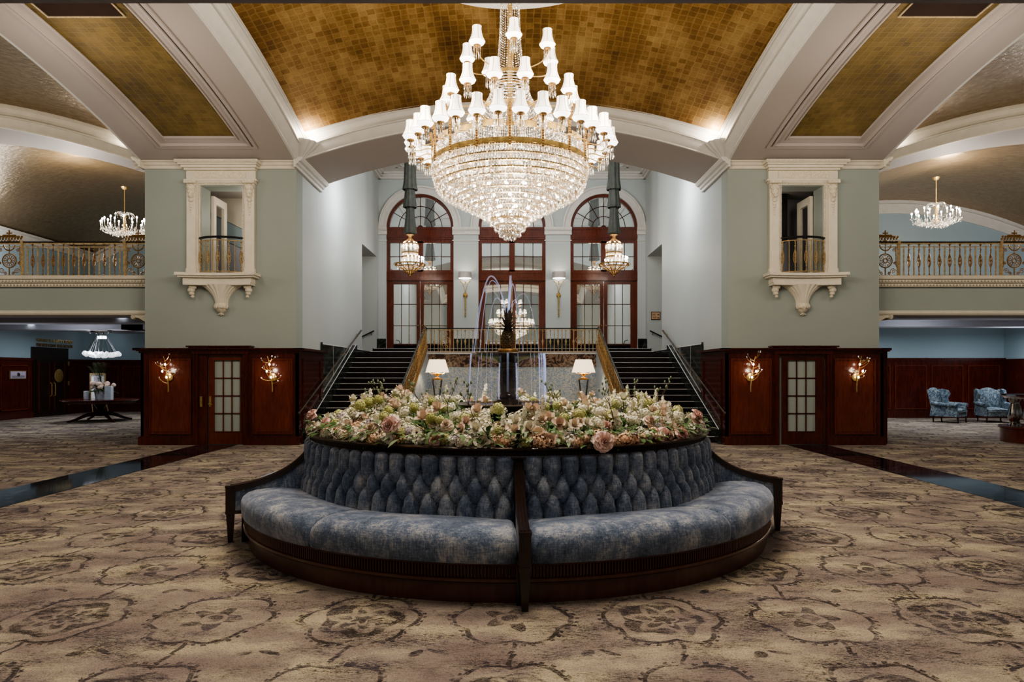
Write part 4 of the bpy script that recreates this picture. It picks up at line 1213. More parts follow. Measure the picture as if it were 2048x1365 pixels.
# ================================================================== SMALL CHANDELIERS IN THE GALLERIES
def gallery_chandelier(loc, sc_, label):
    t = thing('gallery_chandelier', label, 'chandelier', loc, None)
    X0, Y0, Z0 = loc
    mb = MB(); mb.tube([(X0, Y0, Z0 + .2), (X0, Y0, Z0 + 1.12 / sc_ * 1.0)], .012, 6); mb.lathe([(0, 1.14 / sc_), (.1, 1.13 / sc_), (.06, 1.06 / sc_), (0, 1.04 / sc_)], loc, 14)
    mb.lathe([(0, -.22), (.07, -.20), (.1, -.14), (.05, -.08), (.03, .2), (.06, .26), (0, .3)], loc, 16)
    mb.build('stem', 'brass', t, smooth=50)
    for k in range(18):
        a = 2 * PI * k / 18; ex = .66; ey = .5
        x, y = X0 + ex * sin(a), Y0 - ey * cos(a)
        if k % 2: x, y = X0 + .82 * ex * sin(a), Y0 - .82 * ey * cos(a)
        zz = Z0 + (.12 if k % 2 else .04)
        arm = MB().tube(bez((X0, Y0, Z0 - .1), ((X0 + x) / 2, (Y0 + y) / 2, Z0 - .3), (x, y, Z0 - .28), (x, y, zz - .06), 8), .010, 5).build('arm', 'crystal', t, smooth=60)
        MB().tube([(x, y, zz - .05), (x, y, zz + .05)], .012, 6).build('candle', 'candle', arm)
        MB().ball((x, y, zz + .075), .024, 7, 5, (1, 1, 1.5)).build('bulb', 'bulb', arm)
    mb = MB(); rr = random.Random(5)
    for k in range(520):
        a = rr.uniform(0, 2 * PI); q = rr.uniform(.25, 1.0); z = Z0 - .02 - rr.uniform(0, .12) - (1 - q) * .22
        mb.drop((X0 + .69 * q * sin(a), Y0 - .52 * q * cos(a), z), .014, rr.uniform(.04, .09))
    for k in range(14):
        a = 2 * PI * k / 14; mb.tube(bez((X0, Y0, Z0 + .26), (X0 + .1 * sin(a), Y0 - .1 * cos(a), Z0 + .42), (X0 + .3 * sin(a), Y0 - .3 * cos(a), Z0 + .40), (X0 + .24 * sin(a), Y0 - .24 * cos(a), Z0 + .24), 6), .008, 4)
    tag_stuff(mb.build('crystal_drops', 'crystal', t))
    return t
gallery_chandelier((-11.35, 20.0, 5.90), 1.0, 'sparkling crystal candle chandelier over the left gallery beside the pale pier')
gallery_chandelier((12.43, 20.0, 6.18), 1.0, 'sparkling crystal candle chandelier over the right gallery railing')

# ================================================================== LANTERNS WITH DRAPED CORDS IN THE STAIR HALL
def lantern(x, label, slabel):
    y, z = 21.9, 5.35
    t = thing('hanging_lantern', label, 'chandelier', (x, y, z))
    c = (x, y, z)
    mb = MB(); mb.tube([(x, y, z + .5), (x, y, 8.75)], .014, 6)
    mb.lathe([(0, .72), (.05, .70), (.13, .66), (.06, .62), (.03, .5), (0, .5)], c, 18)
    mb.build('stem', 'oldbrass', t, smooth=50)
    mb = MB()
    for r, z0 in ((.26, .36), (.25, .08), (.26, -.05), (.46, -.28), (.38, -.36), (.2, -.5)):
        mb.lathe([(r - .02, z0 - .018), (r + .012, z0 - .018), (r + .012, z0 + .018), (r - .02, z0 + .018), (r - .02, z0 - .018)], c, 28)
    for k in range(12):
        a = 2 * PI * k / 12
        P_ = lambda r, zz: (x + r * sin(a), y - r * cos(a), z + zz)
        mb.tube([P_(.26, .36), P_(.26, -.05)], .008, 4)
        mb.tube(bez(P_(.03, .6), P_(.1, .42), P_(.2, .5), P_(.26, .36), 8), .008, 4)
        mb.tube(bez(P_(.46, -.28), P_(.44, -.42), P_(.26, -.34), P_(.06, -.62), 10), .016, 5)
        mb.tube([P_(.46 - .0, -.30), P_(.52, -.26), P_(.53, -.30)], .012, 4)
        mb.ball(P_(.47, -.32), .028, 6, 4); mb.ball(P_(.13, -.55), .025, 6, 4)
    mb.ball((x, y, z - .66), .035, 8, 6)
    mb.build('frame', 'oldbrass', t, smooth=50)
    for k in range(22):
        a = 2 * PI * k / 22; r = .43; zz = -.26
        if k >= 14: a = 2 * PI * k / 8; r = .20; zz = .22
        px_, py_ = x + r * sin(a), y - r * cos(a)
        cd = MB().tube([(px_, py_, z + zz), (px_, py_, z + zz + .15)], .014, 6).build('candle', 'candle', t)
        MB().ball((px_, py_, z + zz + .175), .022, 6, 5, (1, 1, 1.6)).build('bulb', 'bulb', cd)
    mb = MB()
    for k in range(40):
        a = 2 * PI * k / 40
        for r, z0, h in ((.27, .35, .14), (.25, .07, .12), (.27, -.06, .2), (.4, -.34, .1)):
            mb.drop((x + r * sin(a), y - r * cos(a), z + z0), .012, h)
    tag_stuff(mb.build('crystal_drops', 'crystal', t))
    # silk sleeve in three flounces around the cord
    s = thing('cord_sleeve', slabel, 'drapery', (x, y, z + .75))
    for i, (z0, z1, r0, r1) in enumerate(((6.05, 7.05, .13, .20), (6.88, 7.75, .15, .21), (7.45, 8.70, .17, .23))):
        def rad(a, q=i): return 1 + .07 * sin(a * 9 + q) + .05 * sin(a * 5 + 2 * q)
        MB().lathe([(r0 * .6, z1), (r0 * .98, z1 - .06), (r0, z1 - .35), (r1 * .82, z0 + .3), (r1, z0 + .02), (r1 * .97, z0)], (x, y, 0), 60, rad=rad).build('flounce', 'drape', s, smooth=70)
lantern(-3.27, 'gilt candle lantern on a draped cord before the left arched doors', 'grey green silk sleeve in flounces over the left lantern cord')
lantern(3.27, 'gilt candle lantern on a draped cord before the right arched doors', 'grey green silk sleeve in flounces over the right lantern cord')
# ================================================================== BALUSTRADES
def fancy_mesh(h):
    """ornamental baluster standing at the origin"""
    mb = MB(); mb.tube([(0, 0, 0), (0, 0, h)], .009, 6)
    for z, r in ((.03, .022), (.07, .016), (.16, .018), (.22, .016), (.74, .018), (.80, .024), (.93, .02), (.97, .026)): mb.ball((0, 0, z * h), r, 8, 4, (1, 1, .7))
    z0, z1 = .26 * h, .68 * h
    for k in range(4):
        a = PI / 2 * k; p = [(r * cos(a), r * sin(a), z) for r, z in bez((.008, z0), (.055, z0 + (z1 - z0) * .35), (.055, z0 + (z1 - z0) * .5), (.008, z1), 8)]
        mb.tube(p, .007, 4)
    mb.ball((0, 0, (z0 + z1) / 2), .026, 8, 6); mb.ball((0, 0, z0 + (z1 - z0) * .25), .016, 6, 4); mb.ball((0, 0, z0 + (z1 - z0) * .75), .016, 6, 4)
    return mb
def plain_mesh(h, w=.010): return MB().box(-w, w, -w, w, 0, h)
def link_to(ob, par, loc):
    w = wloc(par); c_ = ob.copy(); COL.objects.link(c_); c_.parent = par; c_.location = tuple(loc[i] - w[i] for i in range(3)); return c_
def scroll_panel(t, x0, x1, y, z0, z1, ztop, m='oldbrass'):
    cx = (x0 + x1) / 2; w = (x1 - x0) / 2; H = z1 - z0
    mb = MB().frame(x0, x1, z0 + .01, z1, .022, y - .012, y + .012)
    cz = z0 + H * .47; r = w * .52
    T = lambda rr, n_=20, r_=.015, zc=cz, a0=0, a1=2 * PI: mb.tube([(cx + rr * cos(a0 + (a1 - a0) * k / n_), y, zc + rr * sin(a0 + (a1 - a0) * k / n_)) for k in range(n_ + 1)], r_, 5)
    T(r); T(r * .78, r_=.006); T(r * .3, r_=.012)
    for k in range(12):
        a = PI * 2 * k / 12; mb.tube([(cx + r * .3 * cos(a), y, cz + r * .3 * sin(a)), (cx + r * .76 * cos(a), y, cz + r * .76 * sin(a))], .010, 4)
    T(w * .42, zc=z0 + H * .93, a0=PI, a1=2 * PI)
    mb.tube([(cx, y, z0), (cx, y, cz - r)], .014, 5); mb.tube([(cx, y, cz + r), (cx, y, z1)], .010, 5)
    for s in (-1, 1):
        for (ox, oz, rr) in ((.58, .17, .14), (.66, .78, .09), (.3, .10, .08), (.72, .40, .07)):
            mb.tube([(cx + s * (ox * w + rr * w * 1.6 * (1 - k / 20) * cos(k * .62)), y, z0 + oz * H + rr * w * 1.6 * (1 - k / 20) * sin(k * .62)) for k in range(18)], .008, 4)
        mb.tube([(cx + s * w * .82, y, z0 + H * .28), (cx + s * w * .78, y, z0 + H * .9)], .008, 4)
        for k in range(6): mb.ball((cx + s * w * .8, y, z0 + H * (.35 + .1 * k)), .014, 5, 4)
    # crest
    for k in range(26):
        q = k / 25 * 2 - 1; hh = ztop - z1
        mb.ball((cx + q * w * .95, y, z1 + .02 + hh * .24 * (1 + sin(k * 2.1))), .030, 6, 4, (1, .6, 1))
        if abs(q) < .45: mb.ball((cx + q * w, y, z1 + hh * .62), .030, 6, 4, (1, .6, .8))
        if abs(q) < .62: mb.ball((cx + q * w, y, z1 + hh * .52), .032, 6, 4, (1.2, .6, .6))
    mb.tube([(cx, y, z1), (cx, y, ztop)], .014, 5); mb.tube([(cx - .06, y, z1 + (ztop - z1) * .82), (cx + .06, y, z1 + (ztop - z1) * .82)], .016, 5)
    mb.ball((cx, y, ztop), .022, 6, 4)
    return mb.build('scroll_panel', m, t, smooth=50)
# gallery railings
FH = .74
for sg in (-1, 1):
    n = SIDE[sg]; y = YG + .02; z0 = 3.77
    X = lambda px: (px - 1024) * y / FPX
    t = thing('gallery_railing', 'gilded gallery railing with scrollwork panels and black handrail along the %s balcony' % n, 'railing', (sg * 11, y, z0))
    fm = fancy_mesh(FH).build('baluster', 'oldbrass', None, smooth=50, local=True); pm = plain_mesh(FH - .06, .012).build('baluster', 'gilt', None, local=True)
    x_in = 8.16; pan = .60; gap = 2.33
    if sg < 0: xs = X(250.0)
    else: xs = X(1797.0)
    first = abs(xs)                      # edge of the first panel away from the pier
    P_ = []                              # panels (from, to) in |x|
    P_.append((first - pan, first)); P_.append((first + gap, first + gap + pan)); P_.append((first + 2 * gap + pan, first + 2 * gap + 2 * pan))
    xe = P_[-1][1]
    posts = MB
    for a_, b_ in P_:
        for q in (a_, b_):
            MB().box(sg * q - .028, sg * q + .028, y - .03, y + .03, z0, z0 + .80).box(sg * q - .034, sg * q + .034, y - .036, y + .036, z0 + .76, z0 + .82).build('post', 'gilt', t) if q > 8.2 else None
        a2 = max(a_, 8.12) if a_ > 8.2 else a_
        scroll_panel(t, *sorted((sg * a_, sg * b_)), y, z0, z0 + .78, z0 + 1.04)
    MB().box(*sorted((sg * 8.12, sg * xe)), y - .035, y + .035, z0 + .775, z0 + .80).build('handrail', 'black', t)
    MB().box(*sorted((sg * 8.12, sg * xe)), y - .014, y + .014, z0 + .02, z0 + .04).box(*sorted((sg * 8.12, sg * xe)), y - .012, y + .012, z0 + .67, z0 + .69).box(*sorted((sg * 8.12, sg * xe)), y - .014, y + .014, z0 + .74, z0 + .775).build('cross_rail', 'gilt', t)
    for j in range(2):
        s0 = P_[j][1]; nb = 19
        for k in range(nb):
            xx = s0 + gap * (k + 1) / (nb + 1)
            link_to(fm if k % 2 else pm, t, (sg * xx, y, z0 + .02))
    bpy.data.objects.remove(fm); bpy.data.objects.remove(pm)
# bowed balconettes on the piers
for sg in (-1, 1):
    n = SIDE[sg]; cx = sg * 6.40; z0 = 3.76
    t = thing('balconette', 'cream carved balconette with bowed brass railing and fluted pendant on the %s pier' % n, 'balcony', (cx, YP, 2.95))
    YF = YP
    # entablature, jambs, carved frieze
    mb = MB()
    for z0_, z1_, hw, d in ((6.03, 6.07, .78, .14), (6.07, 6.12, .82, .20), (6.12, 6.15, .86, .27), (6.15, 6.21, .90, .33)):
        mb.box(cx - hw, cx + hw, YF - d, YF, z0_, z1_)
    mb.box(cx - .80, cx + .80, YF - .10, YF, 5.80, 5.84); mb.box(cx - .76, cx + .76, YF - .06, YF, 5.84, 6.04)
    mb.box(cx - .56, cx + .56, YF - .08, YF, 5.72, 5.80)
    mb.build('entablature', 'cream', t)
    mb = MB().box(cx - .55, cx + .55, YF - .075, YF, 5.87, 6.02)
    for k in range(44): mb.box(cx - .88 + 1.76 * k / 44, cx - .88 + 1.76 * (k + .55) / 44, YF - .345, YF - .2, 6.165, 6.19)
    for k in range(30): mb.ball((cx - .5 + 1.0 * (k + .5) / 30, YF - .09, 5.755), .02, 5, 4)
    mb.build('carved_frieze', 'carved', t)
    for s in (-1, 1):
        mb = MB(); xj = cx + s * .64
        mb.box(xj - .10, xj + .10, YF - .09, YF, z0, 5.80); mb.box(xj - .115, xj + .115, YF - .10, YF, z0, z0 + .12)
        mb.box(xj - .06 - s * .11, xj + .06 - s * .11, YF - .05, YF, z0, 5.76)
        mb.build('pilaster', 'cream', t)
        mb = MB()
        mb.box(xj - .13, xj + .13, YF - .17, YF, 5.74, 5.80)
        for zc, q in ((5.66, .11), (5.56, .09), (5.47, .075), (5.38, .06)): mb.ball((xj, YF - .09, zc), q, 10, 8, (.95, .8, .75))
        mb.ball((xj, YF - .13, 5.48), .05, 8, 6)
        for k in range(5): mb.ball((xj, YF - .09, 5.30 - .06 * k), .05 - .007 * k, 8, 5, (1, .4, .8))
        for k in range(60): mb.ball((cx + s * .49, YF - .055, z0 + .1 + k * .032), .014, 4, 3)
        mb.build('corbel_carving', 'carved', t, smooth=60)
        mb = MB(); xb = cx + s * .60
        for zc, q, xx in ((3.48, .09, 0), (3.40, .08, .03), (3.33, .06, .02), (3.26, .04, 0)): mb.ball((xb + s * xx, YF - .10, zc), q, 9, 7, (1, .9, .8))
        mb.build('side_bracket', 'carved', t, smooth=60)
    # sill with concave front, fascia
    def bow(x, d0=.34, sag=.13): q = (x - cx) / .85; return YF - d0 + sag * (1 - q * q)      # hollow in the middle
    mb = MB()
    for z_a, z_b, hw, ex in ((3.70, 3.76, .86, .06), (3.66, 3.70, .82, .02), (3.55, 3.66, .74, -.04), (3.50, 3.55, .73, -.02)):
        pts = [(cx - hw + 2 * hw * k / 16, bow(cx - hw + 2 * hw * k / 16) - ex) for k in range(17)] + [(cx + hw, YF + .02), (cx - hw, YF + .02)]
        mb.prism(pts, 2, z_a, z_b)
    mb.build('sill', 'cream', t)
    # fluted trumpet-shaped pendant
    def f(u, v):
        z = 3.52 - .48 * v; a = PI * u
        w = .13 + .34 * (1 - v) ** 2.6; d = .12 + .12 * (1 - v) ** 1.5
        fl = 1 + .035 * cos(a * 22)
        return (cx - w * cos(a) * fl, YF - d * sin(a) * fl, z)
    mb = MB().grid(f, 88, 14); mb.build('fluted_pendant', 'cream', t, smooth=60)
    mb = MB().lathe([(.0, 0), (.03, .02), (.02, .05), (.06, .08), (.10, .12), (.13, .17), (.145, .22), (.13, .26), (.12, .28)], (cx, YF - .03, 2.84), 20, rad=lambda a: 1 + .1 * cos(a * 6))
    for k in range(7): a = PI * (k - 3) / 7; mb.ball((cx + .12 * sin(a), YF - .02 - .12 * cos(a), 3.04), .045, 7, 5, (1, 1, 1.3))
    mb.tube([(cx - .06, YF - .05, 2.87), (cx, YF - .06, 2.89), (cx + .06, YF - .05, 2.87)], .014, 5)
    mb.build('leaf_drop', 'carved', t, smooth=60)
    # bowed railing
    rl = bpy.data.objects.new('railing', None); COL.objects.link(rl); rl.parent = t
    P_ = lambda q: (cx + q * .50, YF - .02 - .20 * (1 - q * q) + .0)
    for zz, r_, m_, nm in ((4.55, .026, 'black', 'handrail'), (4.48, .011, 'gilt', 'cross_rail'), (3.80, .011, 'gilt', 'cross_rail')):
        MB().tube([(*P_(-1 + 2 * k / 20), zz) for k in range(21)], r_, 6).build(nm, m_, rl, smooth=60)
    fm = fancy_mesh(.70).build('baluster', 'gilt', None, smooth=50, local=True); pm = plain_mesh(.68, .008).build('baluster', 'gilt', None, local=True)
    for k in range(9):
        q = -.9 + 1.8 * k / 8; x_, y_ = P_(q); link_to(pm if k % 2 else fm, rl, (x_, y_, 3.79))
    bpy.data.objects.remove(fm); bpy.data.objects.remove(pm)

# landing balustrade above the mural
y = 20.36; z0 = 2.18
t = thing('landing_balustrade', 'gilded balustrade with slim bars across the landing behind the fountain', 'railing', (0, y, z0))
MB().box(-2.60, 2.58, y - .03, y + .03, 2.895, 2.92).build('handrail', 'black', t)
MB().box(-2.60, 2.58, y - .012, y + .012, 2.86, 2.875).box(-2.60, 2.58, y - .012, y + .012, 2.19, 2.205).build('cross_rail', 'gilt', t)
fm = MB(); fm.tube([(0, 0, 0), (0, 0, .69)], .009, 5)
fm.ball((0, 0, .26), .018, 6, 4); fm.lathe([(.006, .10), (.012, .20), (.034, .32), (.03, .34), (.012, .38), (.01, .6), (.026, .64), (.0, .66)], (0, 0, 0), 8)
fm = fm.build('baluster', 'gilt', None, smooth=50, local=True); pm = plain_mesh(.69, .010).build('baluster', 'gilt', None, local=True)
nb = 45
for k in range(nb):
    xx = -2.55 + 5.08 * k / (nb - 1); link_to(pm if k % 2 else fm, t, (xx, y, 2.20))
for cx in (-1.98, 2.0):
    mb = MB().frame(cx - .16, cx + .16, 2.22, 2.86, .014, y - .012, y + .012)
    for zc, r in ((2.56, .10), (2.56, .05), (2.74, .05), (2.36, .06)): mb.tube([(cx + r * cos(k * PI / 8), y - .01, zc + r * sin(k * PI / 8)) for k in range(17)], .008, 4)
    mb.build('scroll_panel', 'gilt', t, smooth=50)
# sloping balustrades on the inner strings
for sg in (-1, 1):
    n = SIDE[sg]; x = sg * 2.56
    t = thing('stair_balustrade', 'sloping gilded balustrade with dark handrail beside the %s flight' % n, 'railing', (x, 18, 1.3))
    z_at = lambda yy: .36 + (yy - 15.38) * (2.40 - .36) / (20.33 - 15.38)
    MB().tube([(x, 15.45, z_at(15.45) + .72), (x, 20.1, z_at(20.1) + .62), (x, 20.36, 2.90)], .032, 8).build('handrail', 'black', t, smooth=50)
    MB().tube([(x, 15.45, z_at(15.45) + .06), (x, 20.3, z_at(20.3) + .02)], .012, 4).build('cross_rail', 'gilt', t)
    MB().box(x - .035, x + .035, 15.42, 15.49, .36, 1.14).ball((x, 15.45, 1.18), .05).build('newel', 'oldbrass', t)
    fm_ = fancy_mesh(.64).build('baluster', 'oldbrass', None, smooth=50, local=True); pm_ = plain_mesh(.64, .009).build('baluster', 'gilt', None, local=True)
    for k in range(36):
        yy = 15.6 + 4.6 * k / 35; link_to(pm_ if k % 2 else fm_, t, (x, yy, z_at(yy) + .03))
    bpy.data.objects.remove(fm_); bpy.data.objects.remove(pm_)
    # wall handrail over the marble, brackets
    t = thing('wall_handrail', 'dark metal handrail climbing the %s marble wall of the stairs' % n, 'handrail', (sg * 4.66, 18, 1.8))
    xw = sg * 4.64
    z2 = lambda yy: .70 + (yy - 14.86) * 2.19 / 6.15
    MB().tube([(xw, 14.9, z2(14.9)), (xw, 21.0, z2(21.0)), (sg * 4.70, 21.25, z2(21.05))], .024, 8).ball((xw, 14.88, z2(14.88)), .035).build('rail', 'bronze', t, smooth=50)
    MB().box(*sorted((xw, xw - sg * .02)), 15.3, 15.31, 0, .01).build('foot', 'bronze', t) if False else None
    for yy in (15.4, 17.1, 19.0, 20.9):
        MB().tube([(xw, yy, z2(yy)), (xw, yy, z2(yy) - .07), (sg * 4.77, yy, z2(yy) - .09)], .010, 5).build('bracket', 'brass', t)
    t = thing('passage_handrail', 'short dark handrail on the %s passage wall beyond the stairs' % n, 'handrail', (sg * 5.2, 24.0, 2.9))
    MB().tube([(sg * 5.55, 24.0, 2.72), (sg * 4.85, 24.0, 3.06)], .022, 8).build('rail', 'black', t, smooth=50)
    MB().tube([(sg * 4.95, 24.0, 3.0), (sg * 4.95, 24.03, 2.93), (sg * 4.95, 24.08, 2.92)], .012, 5).build('bracket', 'oldbrass', t)
bpy.data.objects.remove(fm); bpy.data.objects.remove(pm)
# ================================================================== LAMPS, SCONCES, TABLE, CHAIRS, SIGNS
def at(px, py, Y): return ((px - VX) * Y / FPX, Y, EYE + (VY - py) * Y / FPX)
# table lamps on tall stands before the mural
for sg, px in ((-1, 874.5), (1, 1167)):
    n = SIDE[sg]; x, y, _ = at(px, 700, 18.5)
    st = thing('lamp_stand', 'slender dark metal stand carrying the table lamp at the %s end of the mural' % n, 'stand', (x, y, 0))
    mb = MB().box(x - .14, x + .14, y - .14, y + .14, 1.395, 1.425); mb.lathe([(.10, 1.425), (.10, 1.435), (0, 1.435)], (x, y, 0), 20)
    mb.build('top', 'oldbrass', st)
    for a in range(4):
        dx, dy = .12 * (1 if a & 1 else -1), .12 * (1 if a & 2 else -1)
        MB().tube([(x + dx, y + dy, 1.40), (x + dx * .55, y + dy * .55, .95), (x + dx * .45, y + dy * .45, .6), (x + dx * 1.3, y + dy * 1.3, .02), (x + dx * 1.5, y + dy * 1.5, .0)], .011, 6).build('leg', 'bronze', st, smooth=60)
    MB().lathe([(0, .5), (.09, .5), (.10, .515), (.09, .53), (0, .53)], (x, y, 0), 16).build('shelf', 'oldbrass', st)
    lp = thing('table_lamp', 'table lamp with pleated cream shade on the stand at the %s end of the mural' % n, 'lamp', (x, y, 1.436))
    MB().lathe([(0, 0), (.07, 0), (.08, .015), (.03, .03), (.025, .06), (.07, .085), (.12, .115), (.125, .13), (.10, .14), (.02, .15), (.015, .40), (0, .40)], (x, y, 1.436), 24).build('base', 'brass', lp, smooth=40)
    MB().lathe([(.315, 1.595), (.215, 1.945), (.212, 1.945), (.312, 1.595)], (x, y, 0), 96, rad=lambda a: 1 + .012 * cos(a * 48)).build('lamp_shade', 'lampshade', lp, smooth=60)
    for q in (-1, 1):
        MB().tube([(x, y, 1.57), (x + q * .13, y, 1.55), (x + q * .2, y, 1.57)], .007, 5).ball((x + q * .2, y, 1.585), .016, 6, 4).build('arm', 'brass', lp, smooth=50)
# brass torch sconces between the tall doors
for sg in (-1, 1):
    n = SIDE[sg]; x = sg * 1.665; y = 24.4
    t = thing('torch_sconce', 'long brass wall torch with grey drum shade, %s of the middle door' % n, 'wall light', (x, y, 3.6))
    mb = MB().tube([(x, y - .07, 4.45), (x, y - .06, 4.0), (x, y - .05, 3.62)], [.030, .024, .014], 8)
    for zz in (4.40, 4.28, 4.05, 3.85, 3.68): mb.ball((x, y - .06, zz), .036, 8, 5, (1, 1, .6))
    mb.ball((x, y - .05, 3.60), .028); mb.ball((x, y - .04, 4.35), .085, 12, 8, (1, .4, 1))
    for q in (-1, 1): mb.tube(bez((x, y - .07, 4.40), (x + q * .01, y - .08, 4.55), (x + q * .05, y - .1, 4.62), (x + q * .12, y - .1, 4.82), 8), .011, 5)
    for q in (-1, 0, 1): mb.ball((x + q * .16, y - .11, 4.83), .028, 7, 5); mb.tube([(x, y - .1, 4.74), (x + q * .16, y - .11, 4.81)], .008, 4)
    mb.build('stem', 'brass', t, smooth=50)
    MB().lathe([(.235, 4.93), (.225, 5.15), (.22, 5.15), (.23, 4.93)], (x, y - .24, 0), 36).build('lamp_shade', 'greyshade', t, smooth=60)
    MB().lathe([(0, 4.95), (.22, 4.95), (.225, 4.925), (.21, 4.915), (0, 4.915)], (x, y - .24, 0), 30).build('glow_disc', 'shadein', t)
# branch shaped sconces on the panelling
for i, (px, lab) in enumerate(((335, 'gold branch sconce with glass buds on the outermost panel of the left pier'),
                               (543, 'gold branch sconce with glass buds between the left frosted door and the stairs'),
                               (1503, 'gold branch sconce with glass buds between the stairs and the right frosted door'),
                               (1715, 'gold branch sconce with glass buds on the outermost panel of the right pier'))):
    x, _, _ = at(px, 700, 14.93); y = YP - .075
    Z = lambda py: EYE + (VY - py) * 14.93 / FPX
    t = thing('branch_sconce', lab, 'wall light', (x, y, Z(784)))
    fl = -1 if i >= 2 else 1; rr = random.Random(20 + i)
    P_ = lambda dx, dz, dy=0: (x + fl * dx, y - .06 - dy, Z(755) + dz)
    MB().lathe([(0, 0), (.085, 0), (.09, .012), (.07, .02), (0, .022)], (0, 0, 0), 24).xform(Matrix.Translation(P_(.01, .0)) @ Matrix.Translation((0, .055, 0)) @ Matrix.Rotation(PI / 2, 4, 'X')).build('wall_plate', 'brass', t, smooth=30)
    stem_pts = bez(P_(.02, -.32), P_(.03, -.1), P_(-.02, .05), P_(-.04, .26), 10) + bez(P_(-.04, .26), P_(-.05, .33), P_(-.06, .38), P_(-.09, .46), 4)[1:]
    br = MB().tube(stem_pts, [.013] * 8 + [.007] * (len(stem_pts) - 8), 6)
    buds = MB(); lit = [(-.02, .28), (-.08, .13), (.01, .0)]
    for k in range(15):
        q = rr.uniform(.25, .98); p = stem_pts[int(q * (len(stem_pts) - 1))]
        s = -1 if k % 2 else 1; L_ = rr.uniform(.10, .24) * (1.1 - .4 * q)
        e = (p[0] + s * L_ * (.95), y - .05 - rr.uniform(0, .12), p[2] + rr.uniform(.05, .16))
        br.tube(bez(p, ((p[0] + e[0]) / 2, p[1] - .02, p[2] + .01), (e[0], e[1], e[2] - .04), e, 5), .0045, 4)
        buds.ball(e, rr.uniform(.011, .016), 7, 5, (1, 1, 1.3))
    br.build('branch', 'brass', t, smooth=50)
    buds.build('glass_buds', 'crystal', t, smooth=50)
    lb_ = MB()
    for dx, dz in lit: lb_.ball(P_(dx, dz, .06), .019, 8, 6, (1, 1, 1.3))
    lb_.build('lit_buds', 'bulb', t, smooth=60)
    lamp('POINT', P_(-.02, .15, .16), 2.2, (1, .86, .68), .04)

# round pedestal table in the left lobby
tx, ty, _ = at(201, 800, 22.3)
t = thing('round_table', 'dark mahogany round pedestal table with splayed legs in the left lobby', 'table', (tx, ty, 0))
MB().lathe([(0, .60), (1.05, .60), (1.06, .66), (1.10, .68), (1.14, .70), (1.12, .72), (0, .72)], (tx, ty, 0), 56).build('tabletop', 'mahogany', t, smooth=30)
MB().lathe([(0, .16), (.20, .18), (.22, .24), (.12, .30), (.10, .40), (.16, .50), (.22, .60)], (tx, ty, 0), 20).build('pedestal', 'mahogany', t, smooth=40)
for k in range(4):
    a = R(45 + 90 * k + 8); d = (sin(a), -cos(a))
    c_ = bez((.08, .24), (.45, .30), (.62, .06), (.98, .03), 10)
    MB().tube([(tx + d[0] * r, ty + d[1] * r, z) for r, z in c_], [.07 - .004 * i for i in range(11)], 8).build('leg', 'mahogany', t, smooth=60)
tz = .722
# arrangement in a white pot, glass jar and pale box, framed notice
def leafblade(mb, p0, d, L_, w, droop=.3, n=5):
    p0 = Vector(p0); d = Vector(d).normalized(); s = d.cross(Vector((0, 0, 1))); s = s.normalized() if s.length > .01 else Vector((1, 0, 0))
    vs = []
    for i in range(n + 1):
        t_ = i / n; p = p0 + d * L_ * t_ - Vector((0, 0, droop * L_ * t_ * t_)); ww = w * sin(PI * min(.98, t_ * .9 + .08))
        vs += [p + s * ww, p - s * ww]
    return mb.add(vs, [(2 * i, 2 * i + 1, 2 * i + 3, 2 * i + 2) for i in range(n)])
v = thing('potted_arrangement', 'pale pot of pink and white flowers with tall palm fronds on the round table', 'flowers', (tx + .02, ty, tz))
vx, vy = tx + .03, ty
MB().lathe([(0, 0), (.17, 0), (.21, .30), (.20, .30), (.19, .26), (0, .26)], (vx, vy, tz), 24).build('pot', 'pot', v, smooth=40)
mb = MB(); rr = random.Random(9)
for k in range(90): 
    a = rr.uniform(0, 2 * PI); leafblade(mb, (vx, vy, tz + .28), (sin(a) * 1.2, -cos(a), rr.uniform(.1, .9)), rr.uniform(.3, .62), .035)
for k in range(10):
    a = rr.uniform(-.5, 1.4); tip = Vector((vx + .5 * sin(a) * rr.uniform(.4, 1.2), vy - .2 * cos(a), tz + rr.uniform(.9, 1.2)))
    base_ = Vector((vx + .05, vy, tz + .3)); mb.tube([base_, (base_ + tip) / 2 + Vector((0, 0, .08)), tip], .006, 4)
    for q in range(16):
        p = base_.lerp(tip, .35 + .65 * q / 16) + Vector((0, 0, .06 * sin(PI * q / 16)))
        for s in (-1, 1): leafblade(mb, p, (s * 1.0, rr.uniform(-.3, .3), .5), .2, .010, .2, 3)
tag_stuff(mb.build('foliage', 'leaf', v))
mb = MB(); mb2 = MB()
for k in range(26):
    a = rr.uniform(0, 2 * PI); q = rr.uniform(.05, .42); (mb if k % 3 else mb2).ball((vx + q * sin(a), vy - q * cos(a) * .8, tz + .36 + rr.uniform(0, .16)), rr.uniform(.05, .085), 8, 6)
mb.build('pale_blooms', 'p_blush', v, smooth=60); mb2.build('pink_blooms', 'p_pink', v, smooth=60)
o = MB().box(tx + .40, tx + .60, ty - .45, ty - .30, tz, tz + .42).build('gift_box', 'pot'); tag(o, 'pale upright box beside the flower pot on the round table', 'box')
o = MB().lathe([(0, 0), (.09, 0), (.10, .02), (.10, .26), (.085, .27), (.085, .02), (0, .02)], (tx - .38, ty - .1, tz), 20).build('glass_jar', 'frost', smooth=40); tag(o, 'small cloudy glass jar left of the flower pot on the round table', 'jar')
e = thing('framed_notice', 'gold framed white notice standing behind the flowers in the left lobby', 'sign', at(196, 770, 23.9))
x0, _, z1 = at(181, 747, 23.9); x1, _, z0 = at(212, 800, 23.9)
